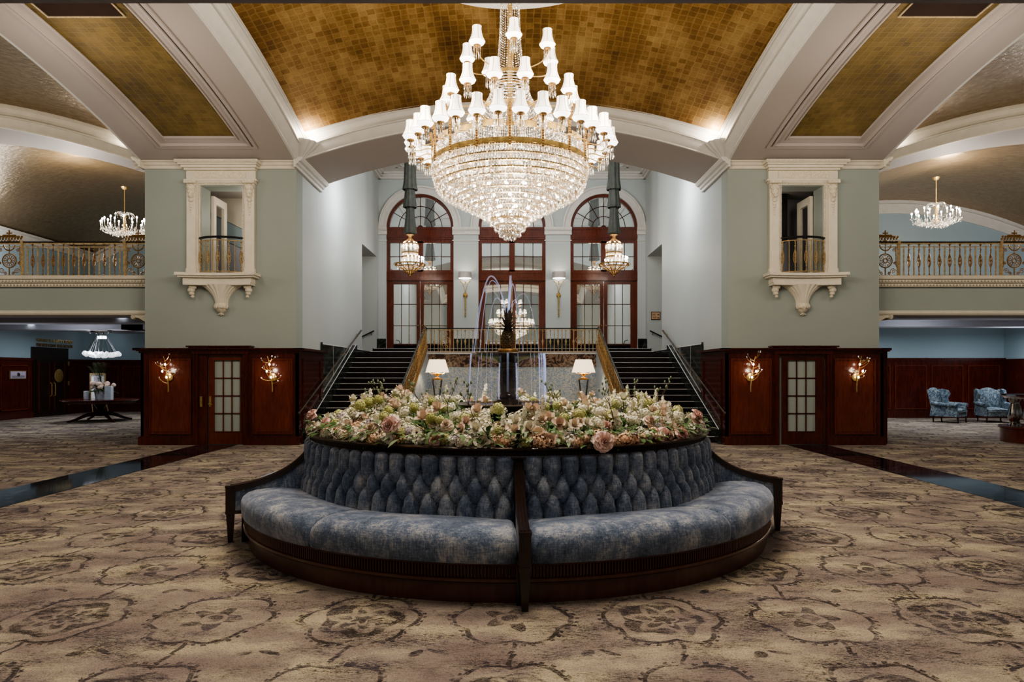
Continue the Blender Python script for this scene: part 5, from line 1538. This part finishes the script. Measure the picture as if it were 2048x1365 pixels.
MB().frame(x0, x1, z0, z1, .05, 23.85, 23.9).build('frame', 'gilt', e); MB().box(x0 + .05, x1 - .05, 23.87, 23.89, z0 + .05, z1 - .05).build('sheet', 'paper', e)
MB().box(x0 + .14, x1 - .14, 23.86, 23.87, z0 + .38, z1 - .12).build('inner_print', 'p_lilac', e)
for q in (x0 + .03, x1 - .03): MB().tube([(q, 23.9, z0), (q + (.05 if q > x0 + .1 else -.05), 24.1, 0)], .015, 5).build('leg', 'gilt', e)
# cloud pendant over the table
cx_, cy_ = tx + .02, ty
p = thing('cloud_pendant', 'pendant light like a cloud of blown glass on fanned wires in the left lobby', 'pendant light', (cx_, cy_, 2.1))
mb = MB().lathe([(0, 2.98), (.3, 2.98), (.32, 2.94), (.3, 2.90), (0, 2.90)], (cx_, cy_, 0), 24)
for k in range(4): mb.ball((cx_ - .3 + .2 * k, cy_ - .1, 2.88), .03)
mb.build('canopy', 'silver', p)
wr = MB(); cl = MB(); rr = random.Random(4)
for k in range(70):
    a = rr.uniform(0, 2 * PI); q = math.sqrt(rr.random()) * .60; x_, y_ = cx_ + q * sin(a) * 1.0, cy_ - q * cos(a) * .6
    z_ = 2.14 + .05 * (q / .6) ** 2 * 1.2 + rr.uniform(-.03, .04)
    cl.ball((x_, y_, z_), rr.uniform(.05, .08), 8, 6)
    if k % 2: wr.tube([(cx_ + .1 * sin(a), cy_ - .05 * cos(a), 2.9), (x_, y_, z_)], .004, 3)
cl.build('glass_cloud', 'cloud', p, smooth=60); wr.build('wires', 'silver', p)
lamp('POINT', (cx_, cy_ - .3, 2.35), 22, (.95, .97, 1), .2)

# wing chairs in the right lobby
def wing_chair():
    t = thing('wing_chair', '', 'chair', (0, 0, 0))
    V = 'toile'
    mb = MB().box(-.36, .36, -.40, .36, .20, .36); mb.build('seat_frame', V, t, local=True)
    mb = MB().grid(lambda u, v: (-.29 + .58 * u, -.44 + .72 * v, .36 + .12 * (sin(PI * min(max(u, .02), .98)) * sin(PI * min(max(v, .02), .98))) ** .25), 12, 12)
    mb.box(-.29, .29, -.44, .28, .34, .40); mb.build('seat_cushion', V, t, smooth=60, local=True)
    def bk(u, v):
        x = -.33 + .66 * u; top = 1.05 + .05 * cos((u - .5) * PI * 2) * (1 if abs(u - .5) < .5 else 0)
        z = .36 + (top - .36) * v; return (x, .24 + .14 * v - .05 * sin(PI * u) * sin(PI * v), z)
    mb = MB().grid(bk, 14, 10); mb.grid(lambda u, v: (bk(u, v)[0], bk(u, v)[1] + .13, bk(u, v)[2]), 14, 10)
    for u in (0, 1): mb.grid(lambda a_, v: (bk(u, v)[0], bk(u, v)[1] + .13 * a_, bk(u, v)[2]), 1, 10)
    mb.grid(lambda u, a_: (bk(u, 1)[0], bk(u, 1)[1] + .13 * a_, bk(u, 1)[2]), 14, 1)
    mb.build('backrest', V, t, smooth=60, local=True)
    for s in (-1, 1):
        pts = [(.38, .55), (.42, 1.02), (.34, 1.06), (.14, 1.02), (.08, .90), (.14, .74), (.10, .58)]
        MB().prism(pts, 0, *sorted((s * .33, s * .41))).build('wing', V, t, local=True)
        mb = MB().prism([(-.38, .20), (-.38, .54), (.34, .58), (.40, .20)], 0, *sorted((s * .33, s * .41)))
        mb.tube([(s * .40, -.40, .56), (s * .40, .1, .58), (s * .38, .36, .62)], .065, 10)
        mb.build('armrest', V, t, smooth=40, local=True)
        for yy in (-.36, .34):
            MB().tube(bez((s * .32, yy, .2), (s * .36, yy - .04, .14), (s * .30, yy, .08), (s * .34, yy - .03, .0), 6), [.035, .034, .03, .026, .022, .02, .028], 8).build('leg', 'walnut', t, smooth=60, local=True)
    return t
wc = wing_chair()
x_, y_, _ = at(1897, 845, 21.8); wc.location = (x_, y_, 0); wc.rotation_euler = (0, 0, R(38)); wc['label'] = 'blue and white floral wing chair turned towards its neighbour, further from the corner'; wc['group'] = 'wing chairs in the right lobby'
x_, y_, _ = at(1987, 845, 21.9); dup(wc, (x_, y_, 0), R(-14), 'blue and white floral wing chair facing forward next to the steel pedestal table', 'wing chairs in the right lobby')
# steel baluster pedestal table on a round wooden base, cut by the frame edge
bx, by = 12.2, 15.6
t = thing('pedestal_table', 'round table on polished steel balusters over a red wood drum, right edge', 'table', (bx, by, 0))
MB().lathe([(0, 0), (.86, 0), (.86, .30), (.90, .32), (.90, .36), (0, .36)], (bx, by, 0), 48).build('drum_base', 'mahogany2', t, smooth=30)
MB().lathe([(0, 1.0), (.78, 1.0), (.80, 1.03), (.84, 1.06), (.84, 1.09), (0, 1.09)], (bx, by, 0), 48).build('table_top', 'silver', t, smooth=30)
for k in range(8):
    a = R(22.5 + 45 * k)
    MB().lathe([(.10, .36), (.10, .39), (.06, .42), (.05, .45), (.08, .49), (.11, .56), (.115, .64), (.09, .76), (.06, .85), (.055, .90), (.09, .95), (.09, 1.0)], (bx + .62 * sin(a), by - .62 * cos(a), 0), 16).build('baluster', 'silver', t, smooth=50)

# ballroom lettering over the double doors, wall plaques, ceiling fittings
g = thing('wall_lettering', 'raised brass lettering over the dark double doors in the left lobby', 'sign', (-16.98, 25.2, 2.6))
for j, (txt, zz) in enumerate((('GERALD R. & BETTY FORD', 2.70), ('PRESIDENTIAL BALLROOM', 2.53))):
    c_ = bpy.data.curves.new('text_line', 'FONT'); c_.body = txt; c_.size = .165; c_.extrude = .012; c_.align_x = 'CENTER'; c_.space_character = 1.02
    to = bpy.data.objects.new('text_source', c_); COL.objects.link(to); bpy.context.view_layer.update()
    me = bpy.data.meshes.new_from_object(to); bpy.data.objects.remove(to)
    me.materials.clear(); me.materials.append(M['oldbrass'] if j else M['brass'])
    o = bpy.data.objects.new('text_line', me); o.parent = g
    o.location = (.012, .15, zz - 2.6); o.rotation_euler = (PI / 2, 0, PI / 2); COL.objects.link(o)
def plaque(name, lab, x0, x1, y, z0, z1, mf, mi, lines, cat='sign'):
    t = thing(name, lab, cat, ((x0 + x1) / 2, y, z0))
    MB().box(x0, x1, y - .02, y, z0, z1).build('plate', mf, t); MB().box(x0 + .02, x1 - .02, y - .024, y - .02, z0 + .02, z1 - .02).build('face', mi, t)
    mb = MB()
    for (a_, b_, z_) in lines: mb.box(x0 + (x1 - x0) * a_, x0 + (x1 - x0) * b_, y - .027, y - .024, z0 + (z1 - z0) * z_, z0 + (z1 - z0) * (z_ + .05))
    mb.build('printed_lines', 'walnut', t); return t
x0, _, z1 = at(1302, 624, 24.07); x1, _, z0 = at(1320.5, 640, 24.07)
s_ = plaque('direction_sign', 'small tan sign with two lines and arrows on the right passage wall', x0, x1, 24.075, z0, z1, 'walnut', simple('tan_sign', (.55, .36, .22), .5), [(.15, .5, .66), (.15, .5, .54), (.15, .62, .30), (.15, .55, .20)])
mb = MB()
for zz in (.62, .24): zc = z0 + (z1 - z0) * zz; xc = x0 + (x1 - x0) * .82; mb.prism([(xc - .03, zc - .03), (xc + .03, zc), (xc - .03, zc + .03)], 1, 24.045, 24.051); mb.box(xc - .06, xc - .03, 24.045, 24.051, zc - .008, zc + .008)
mb.build('arrows', 'walnut', s_)
t = thing('wall_plaque', 'grey framed plaque with a round emblem on the panelling left of the dark double doors', 'plaque', (-16.9, 23.2, 1.3))
ya, yb_ = 22.95, 23.75
MB().box(-16.93, -16.90, ya, yb_, 1.36, 1.66).build('frame', 'oldbrass', t); MB().box(-16.90, -16.89, ya + .04, yb_ - .04, 1.39, 1.63).build('face', 'p_lilac', t)
MB().ball((-16.885, (ya + yb_) / 2, 1.52), .07, 12, 8, (.3, 1, 1)).build('emblem', 'silver', t)
mb = MB()
for k in range(4): mb.box(-16.889, -16.886, ya + .1, yb_ - .1, 1.41 + .022 * k, 1.418 + .022 * k)
mb.build('printed_lines', 'walnut', t)
t = thing('poster_panel', 'dark narrow poster panel on the wood panelling behind the round table', 'poster', at(173, 770, 27.7))
x0, _, z1 = at(166, 748, 27.7); x1, _, z0 = at(180, 785, 27.7)
MB().box(x0, x1, 27.70, 27.73, z0, z1).build('board', 'black', t); MB().frame(x0, x1, z0, z1, .02, 27.68, 27.70).build('frame', 'walnut', t)
for px, py, Y, lab in ((62, 657, 22.0, 'round recessed downlight nearest the ballroom doors'), (178, 671, 25.5, 'round recessed downlight behind the cloud pendant'), (245, 655, 19.0, 'round recessed downlight near the left pier')):
    x_, y_, z_ = at(px, py, Y); 
    t = thing('downlight', lab, 'ceiling light', (x_, y_, 3.15), 'lobby downlights')
    MB().lathe([(.10, 3.168), (.15, 3.168), (.15, 3.155), (.10, 3.15)], (x_, y_, 0), 20).build('trim_ring', 'silver', t); MB().lathe([(0, 3.16), (.10, 3.16)], (x_, y_, 0), 16).build('lens', 'downlight', t)
t = thing('exit_sign', 'small lit white sign hung from the lobby ceiling above the ballroom lettering', 'sign', (-16.2, 27.0, 2.9))
MB().box(-16.4, -16.05, 26.98, 27.02, 2.92, 3.04).build('panel', 'downlight', t); MB().box(-16.24, -16.21, 26.99, 27.01, 3.04, 3.17).build('hanger', 'silver', t)
t = thing('security_camera', 'small dark dome camera on the left lobby ceiling', 'camera', (-15.4, 23.2, 3.05))
MB().lathe([(0, 3.17), (.09, 3.17), (.09, 3.14), (.07, 3.10), (0, 3.07)], (-15.4, 23.2, 0), 16).build('dome', 'dark', t, smooth=50); MB().box(-15.46, -15.34, 23.14, 23.26, 3.16, 3.175).build('bracket', 'silver', t)
for x_, y_, z_, sd in ((-4.765, 18, 0, 0),): pass
# ================================================================== THE FLOWERS
fr_ = random.Random(11)
def petal_grid(mb, rot, tilt, r0, L_, w, curl, z0, nu=4, nv=4):
    def f(u, v):
        a = (u - .5) * 2; ww = w * sin(PI * min(.93, .12 + v * .78)) ** .7
        x = a * ww; out = r0 + L_ * v * cos(tilt) ; z = z0 + L_ * v * sin(tilt) - curl * v * v + .25 * ww * a * a
        # local: outwards = -y
        q = (x, -out)
        return (q[0] * cos(rot) - q[1] * sin(rot), q[0] * sin(rot) + q[1] * cos(rot), z)
    return mb.grid(f, nu, nv)
def m_rose():
    mb = MB()
    for lay, (n_, r0, tilt, L_, w) in enumerate(((3, .002, 1.45, .032, .020), (4, .008, 1.35, .036, .024), (5, .015, 1.2, .040, .028), (6, .022, .95, .042, .030), (7, .028, .62, .040, .032), (7, .030, .25, .036, .032))):
        for k in range(n_): petal_grid(mb, 2 * PI * (k + lay * .37) / n_, tilt, r0 * .7, L_, w, .010 + .004 * lay, .004 * (5 - lay))
    mb.ball((0, 0, -.008), .028, 8, 5)
    return mb
def m_magnolia():
    mb = MB()
    for lay, (n_, tilt) in enumerate(((3, 1.3), (3, 1.0), (3, .65))):
        for k in range(n_): petal_grid(mb, 2 * PI * (k + lay * .5) / n_, tilt, .006, .075, .026, .012 * lay, 0)
    return mb
def florets(mb, n_, fn, r, q=4):
    for i in range(n_):
        p, nrm = fn(i); p = Vector(p); nrm = Vector(nrm).normalized()
        u = nrm.orthogonal().normalized(); u.rotate(Matrix.Rotation(fr_.uniform(0, 6.28), 3, nrm)); w = nrm.cross(u)
        vs = [p]; fs = []
        for k in range(q):
            a = 2 * PI * k / q; d = u * cos(a) + w * sin(a); e = u * cos(a + PI / 4) + w * sin(a + PI / 4); e2 = u * cos(a - PI / 4) + w * sin(a - PI / 4)
            b = len(vs); vs += [p + e2 * r * .55 + nrm * r * .12, p + d * r + nrm * r * .1, p + e * r * .55 + nrm * r * .12]; fs.append((0, b, b + 1, b + 2))
        mb.add(vs, fs)
    return mb
def sph(i, n, r, sq=1.):
    z = 1 - 2 * (i + .5) / n; a = i * 2.39996; s = math.sqrt(1 - z * z); return ((r * s * cos(a), r * s * sin(a), r * z * sq), (s * cos(a), s * sin(a), z))
def m_globe():
    mb = MB().ball((0, 0, 0), .034, 8, 6); return florets(mb, 85, lambda i: sph(i, 85, .046 + fr_.uniform(-.004, .008)), .0135)
def m_cluster():
    mb = MB().ball((0, 0, -.005), .028, 8, 5)
    def fn(i): p, n_ = sph(i, 46, .040 + fr_.uniform(-.008, .014)); return (p[0] * 1.15, p[1] * 1.15, p[2] * .85), n_
    return florets(mb, 46, fn, .0145)
def m_anemone():
    mb = MB()
    for lay in range(2):
        for k in range(5): petal_grid(mb, 2 * PI * (k + lay * .5) / 5, .22 + .2 * lay, .004, .040, .021, .006, .002 * lay, 3, 3)
    return mb
def m_spire():
    mb = MB().tube([(0, 0, -.1), (.006, 0, .05), (0, 0, .16)], .0035, 4)
    def fn(i):
        t = i / 64; a = i * 2.4 + fr_.uniform(-.4, .4); r = (.036 * (1 - t) ** .8 + .004) * fr_.uniform(.5, 1.15); return (r * cos(a), r * sin(a), -.06 + .23 * t + fr_.uniform(-.01, .01)), (cos(a), sin(a), fr_.uniform(-.2, .6))
    return florets(mb, 64, fn, .019)
def m_berries():
    mb = MB(); 
    for i in range(34): p, n_ = sph(i, 34, .034 * fr_.uniform(.6, 1.15)); mb.ball(p, .008, 5, 4)
    return mb
def stemmed(name, bloom, matn, stem=.10, eye=None):
    """top-level flower: head mesh with stem as its child"""
    o = bloom.build(name, matn, None, smooth=60, local=True)
    s = MB().tube([(0, 0, -.01), (.006, 0, -stem * .5), (0, .004, -stem)], .0035, 4)
    leafblade(s, (0, 0, -stem * .4), (1, .2, .4), .05, .012, .5, 3)
    s.build('stem', 'leaf', o, local=True)
    if eye: MB().ball((0, 0, .006), .010, 8, 5, (1, 1, .6)).build('flower_eye', 'eye', o, smooth=60, local=True)
    return o
KIND = [  # name, builder, material, stem, category words, share, scale range, label phrase, group word
    ('garden_rose', m_rose, 'p_pink', .10, 26, (1.0, 1.35), 'pink garden rose with layered petals', 'pink roses'),
    ('cream_rose', m_rose, 'p_blush', .10, 26, (.9, 1.2), 'blush cream rose with layered petals', 'cream roses'),
    ('magnolia_bloom', m_magnolia, 'p_blush', .12, 60, (.85, 1.25), 'pale blush magnolia bloom with upright petals', 'magnolias'),
    ('white_magnolia', m_magnolia, 'p_white', .12, 50, (.8, 1.15), 'cream white magnolia bloom with open petals', 'magnolias'),
    ('snowball_flower', m_globe, 'p_green', .12, 78, (.75, 1.15), 'round lime green snowball flower head', 'snowball flowers'),
    ('anemone', m_anemone, 'p_white', .10, 80, (.85, 1.2), 'white anemone with a dark eye', 'anemones'),
    ('white_cluster_flower', m_cluster, 'p_white', .10, 215, (.8, 1.3), 'cluster of tiny cream white florets', 'white flower clusters'),
    ('peach_cluster_flower', m_cluster, 'p_peach', .10, 90, (.85, 1.35), 'cluster of tiny peach florets', 'peach flower clusters'),
    ('lilac_cluster_flower', m_cluster, 'p_lilac', .10, 60, (.7, 1.1), 'cluster of tiny dusky lilac florets', 'lilac flower clusters'),
    ('delphinium', m_spire, 'p_white', .12, 34, (.85, 1.15), 'tall ragged white delphinium spire', 'delphiniums'),
    ('berry_spray', m_berries, 'p_lilac', .10, 34, (.7, 1.0), 'spray of small grey mauve buds', 'bud sprays'),
]
def zone(deg):
    d = (deg + 180) % 360 - 180
    return 'along the front rail' if abs(d) < 32 else 'behind the fountain' if abs(d) > 125 else ('toward the left arm' if d < 0 else 'toward the right arm')
def hgt(r, a):
    """height of the flower mound"""
    t = (r - .62) / 1.40
    h = 1.285 if t < .15 else 1.29 - .19 * max(0, (t - .45) / .55) ** 1.6
    side = abs(sin(R(a)))
    return h - .10 + .04 * side + (.04 if abs(((a + 180) % 360) - 180) > 60 else 0) * (1 - .4 * t)
n_all = 0
for name, fnb, matn, stl, cnt, (s0, s1), phrase, grp in KIND:
    proto = stemmed(name, fnb(), matn, stl, eye=(name == 'anemone'))
    first = True
    for k in range(cnt):
        a = fr_.uniform(-180, 180)
        if abs(a) > 115 and fr_.random() < .45: a = fr_.uniform(-100, 100)
        r = .66 + 1.36 * math.sqrt(fr_.random())
        if name in ('garden_rose', 'peach_cluster_flower', 'lilac_cluster_flower', 'anemone'): r = max(r, 1.25 + .75 * fr_.random())
        if name in ('peach_cluster_flower',) : r = 1.78 + .25 * fr_.random()
        if name == 'delphinium': r = 1.1 + .75 * fr_.random()
        z = hgt(r, a) + fr_.uniform(-.05, .055)
        if r > 1.85: z -= fr_.uniform(0, .13)
        if name in ('snowball_flower', 'magnolia_bloom', 'white_magnolia'): z += fr_.uniform(0, .07)
        if name in ('garden_rose', 'peach_cluster_flower', 'lilac_cluster_flower', 'berry_spray'): z -= fr_.uniform(.02, .09)
        z = max(z, 1.05)
        if name == 'delphinium': z -= .01
        x_, y_, _ = pol(r, a, 0)
        sc_ = fr_.uniform(s0, s1)
        lab = '%s %s' % (phrase, zone(a))
        o = proto if first else dup(proto)
        first = False
        o.location = (x_, y_, z); o.scale = (sc_,) * 3
        # outer blooms lean outwards to face the room
        lean = 0 if name == 'delphinium' else max(0, (r - 1.0)) * .95 + fr_.uniform(-.25, .35)
        o.rotation_euler = (Matrix.Rotation(R(a), 3, 'Z') @ Matrix.Rotation(lean, 3, 'X') @ Matrix.Rotation(fr_.uniform(0, 6.28), 3, 'Z')).to_euler()
        if name == 'delphinium': o.rotation_euler = (fr_.uniform(-.2, .2), fr_.uniform(-.2, .2), 0)
        tag(o, lab, 'flower', '%s %s' % (grp, zone(a)))
        n_all += 1
# a few blooms one can point at
for (px, py, Y, s_, lab) in ((1208, 884, 5.28, 1.5, 'big pale pink rose drooping over the rail right of the front arm'), (724, 876, 5.9, 1.45, 'pink rose hanging over the rail at the left front'),
                             (781, 851, 5.6, 1.5, 'large round pink rose left of centre above the rail'), (650, 852, 6.55, 1.5, 'pale pink peony near the left arm'),
                             (625, 833, 6.75, 1.3, 'outermost pink rose beside the left arm finial'), (1331, 874, 5.95, 1.6, 'ruffled pink peony leaning over the rail at the right front'),
                             (1393, 834, 6.7, 1.4, 'outermost pink peony beside the right arm')):
    x_, y_, z_ = at(px, py, Y)
    o = dup(bpy.data.objects['garden_rose'], (x_, y_, z_), None, lab, 'large roses at the rail', (s_,) * 3)
    a = math.atan2(x_ - CX, CY - y_); o.rotation_euler = (Matrix.Rotation(a, 3, 'Z') @ Matrix.Rotation(1.35, 3, 'X')).to_euler()
# bare magnolia branches
def branch(seed):
    rr = random.Random(seed); mb = MB(); bd = MB()
    def grow(p, d, L_, w, dep):
        pts = [p]; q = p
        for i in range(5):
            d = (d + Vector((rr.uniform(-.35, .35), rr.uniform(-.35, .35), rr.uniform(-.15, .3)))).normalized(); q = q + d * L_ / 5; pts.append(q)
            if dep and i in (1, 2, 3) and rr.random() < .8: grow(q, (d + Vector((rr.uniform(-.9, .9), rr.uniform(-.9, .9), .3))).normalized(), L_ * .5, w * .6, dep - 1)
        mb.tube(pts, [w * (1 - .12 * i) for i in range(6)], 4); bd.ball(q, .011, 6, 5, (1, 1, 1.8))
    grow(Vector((0, 0, 0)), Vector((rr.uniform(-.4, .4), 0, 1)).normalized(), .34, .006, 2)
    o = mb.build('magnolia_branch', 'twig', None, smooth=60, local=True); bd.build('buds', 'leafgrey', o, smooth=60, local=True)['kind'] = 'stuff'; return o
BR = [branch(s) for s in (2, 5, 8)]
spots = [(750, 1.5, 'left front'), (850, 1.2, 'below the left lamp'), (905, 1.25, 'left of the fountain'), (960, 1.6, 'in front of the fountain'), (1120, 1.0, 'right of the fountain'), (1205, 1.7, 'below the right lamp'), (1330, 1.45, 'right side'), (690, 1.4, 'left side'), (1365, 1.6, 'near the right arm')]
for i, (px, r, w_) in enumerate(spots):
    xw = (px - 1024) * 6.6 / FPX; xx = max(-.98, min(.98, (xw - CX) / r)); aa = math.asin(xx)
    o = BR[i] if i < 3 else dup(BR[i % 3])
    o.location = (CX + r * sin(aa), CY - r * cos(aa), 1.20); o.rotation_euler = (0, 0, fr_.uniform(0, 6.28)); o.scale = (.8,) * 3
    tag(o, 'bare twisted magnolia twig with buds rising from the flowers, %s' % w_, 'branch', 'magnolia twigs')
# foliage filling the bed and spilling over the rail
for nm, matn, cnt, lo, L0, W0, lab in (('foliage', 'leaf', 2600, -.16, .085, .019, 'dense dark green leaves between the flowers of the round planter'),
                                  ('felted_foliage', 'leafgrey', 700, -.12, .09, .018, 'soft grey green leaves showing among the flowers of the planter')):
    mb = MB()
    for k in range(cnt):
        a = fr_.uniform(-180, 180); r = .6 + 1.45 * math.sqrt(fr_.random()); z = hgt(r, a) + fr_.uniform(lo, -.01)
        if r > 1.8: z = 1.02 + fr_.uniform(0, .12)
        d = Vector((sin(R(a)) + fr_.uniform(-1, 1), -cos(R(a)) + fr_.uniform(-1, 1), fr_.uniform(-.1, .8)))
        leafblade(mb, pol(r, a, z), d, L0 * fr_.uniform(.6, 1.5), W0 * fr_.uniform(.7, 1.4), .4, 4)
    # a solid mound under the leaves
    if nm == 'foliage': mb.lathe([(.62, 1.0), (.66, 1.08), (1.2, 1.10), (1.6, 1.07), (1.84, 1.02), (1.92, .99)], (CX, CY, 0), 60)
    o = mb.build(nm, matn); tag(o, lab, 'foliage', None, 'stuff')
# star shaped lamb's ear rosette at the front
mb = MB()
for k in range(9):
    a = 2 * PI * k / 9; leafblade(mb, (0, 0, 0), (cos(a), -.25, sin(a)), .10, .02, .1, 5)
o = mb.build('leaf_rosette', 'leafgrey', local=True); o.location = at(975, 872, 5.33); tag(o, 'star shaped rosette of soft grey green leaves at the front rail', 'leaves')
o = dup(o, at(1040, 885, 5.3), None, 'smaller grey green leaf rosette beside the front finial', None, (.7,) * 3)
# ================================================================== LIGHT AND CAMERA
W = (1, .90, .78); CW = (.86, .92, 1)
for dx, dy in ((-1, -1), (1, -1), (-1, 1), (1, 1)):
    lamp('POINT', (1.25 * dx, 8.8 + 1.25 * dy, 5.15), 170, (1, .89, .74), .35)
lamp('POINT', (0, 8.8, 4.15), 60, (1, .90, .78), .4)
lamp('POINT', (0, 8.8, 3.72), 14, (1, .92, .8), .15)
lamp('POINT', (0, 8.0, 2.95), 40, (1, .90, .78), .5)
for sg in (-1, 1):
    lamp('POINT', (sg * 4.36, 14.68, 6.74), 30, (1, .9, .78), .08)
    lamp('POINT', (sg * 8.4, 14.75, 6.74), 14, (1, .9, .78), .08)
    lamp('POINT', (sg * 6.43, 10.5, 5.6), 120, (1, .9, .78), .8)  # unseen fill lamp added under the long arch
    lamp('POINT', (sg * 13.0, 10.0, 5.6), 420, (1, .9, .78), 1.2)  # unseen fill lamp added in the side bay
    lamp('POINT', (sg * 6.1, 15.95, 5.2), 14 if sg < 0 else 5, (1, .92, .8), .2)  # unseen lamp added to brighten the niche
    # stair hall: cool white light washing the walls
    lamp('POINT', (sg * 3.29, 21.9, 5.45), 85, (1, .90, .80), .3)
    lamp('POINT', (sg * 1.6, 19.8, 7.9), 175, (.95, .96, 1), .4)
    lamp('AREA', (sg * 3.6, 18.3, 6.6), 62, (.93, .95, 1), .5, (0, R(-sg * 50), 0))
    lamp('POINT', (sg * 1.66, 24.1, 4.95), 9, (1, .86, .68), .06)
    lamp('POINT', (sg * 1.93, 18.5, 1.75), 24, (1, .82, .6), .1)
    # galleries
    lamp('POINT', (sg * 12.4, 19.2, 7.0), 120, (1, .85, .62), .25)
    lamp('POINT', (sg * 12.4, 18.6, 5.6), 120, (1, .90, .8), .4)
    lamp('POINT', (sg * 12.4, 18.5, 5.0), 160, (1, .90, .8), .5)
lamp('POINT', (-15.9, 21.5, 5.6), 60, CW, .2); lamp('POINT', (16.8, 18.5, 5.8), 90, CW, .2)
for x, y, p in ((-14.5, 23.5, 60), (-11.0, 22.5, 60), (-13, 18.0, 45), (12.5, 21.5, 75), (16.0, 21.5, 60), (12.0, 18.0, 45)):
    lamp('AREA', (x, y, 2.93), p, CW, .6)
for x, y, p in ((-14, 20.5, 32), (-11, 25.5, 22), (12, 19.5, 38), (15.5, 21.0, 30)): lamp('POINT', (x, y, 2.3), p, CW, .3)  # unseen fill lamps added to lift the low lobby ceilings
for sg in (-1, 1): lamp('POINT', (sg * 6.43, 13.3, 5.4), 20, (1, .9, .78), .3)  # unseen lamps added to brighten the gold panels near the piers
lamp('POINT', (.35, 6.3, 2.55), 16, (1, .94, .86), .1)  # unseen lamp added in front to brighten the pineapple
# unseen fill lamps added over the camera and the sofa
lamp('AREA', (-2.4, 1.0, 3.1), 38, (1, .90, .78), 1.6); lamp('AREA', (2.4, 1.0, 3.1), 38, (1, .90, .78), 1.6)
lamp('AREA', (0, 5.4, 7.2), 260, (1, .90, .78), 3.0)
lamp('SPOT', (0, 8.6, 2.55), 60, (.62, .66, 1), .05, (0, 0, 0))
for l in bpy.data.lights:
    if l.energy > 35 or l.energy in (32, 22, 38, 30, 20):
        for o in COL.objects:
            if o.data == l and not (16.5 < o.location.y and abs(o.location.x) > 8 and o.location.z > 4): o.visible_glossy = False
w = bpy.data.worlds.new('world'); bpy.context.scene.world = w; w.use_nodes = True
w.node_tree.nodes['Background'].inputs[0].default_value = (.8, .85, 1, 1); w.node_tree.nodes['Background'].inputs[1].default_value = .3
cam = bpy.data.cameras.new('camera'); co = bpy.data.objects.new('camera', cam); COL.objects.link(co)
co.location = (0, 0, EYE); co.rotation_euler = (PI / 2, 0, 0)
cam.sensor_width = 36; cam.lens = 36 * FPX / 2048; cam.shift_y = (VY - 682.5) / 2048
cam.clip_end = 100
sc = bpy.context.scene; sc.camera = co
sc.view_settings.view_transform = 'AgX'
sc.view_settings.look = 'AgX - Medium High Contrast'
sc.view_settings.exposure = 0.4
sc.cycles.use_denoising = True
sc.cycles.max_bounces = 7; sc.cycles.diffuse_bounces = 4; sc.cycles.glossy_bounces = 4; sc.cycles.transparent_max_bounces = 16
sc.cycles.sample_clamp_indirect = 4.0; sc.cycles.caustics_reflective = False; sc.cycles.caustics_refractive = False
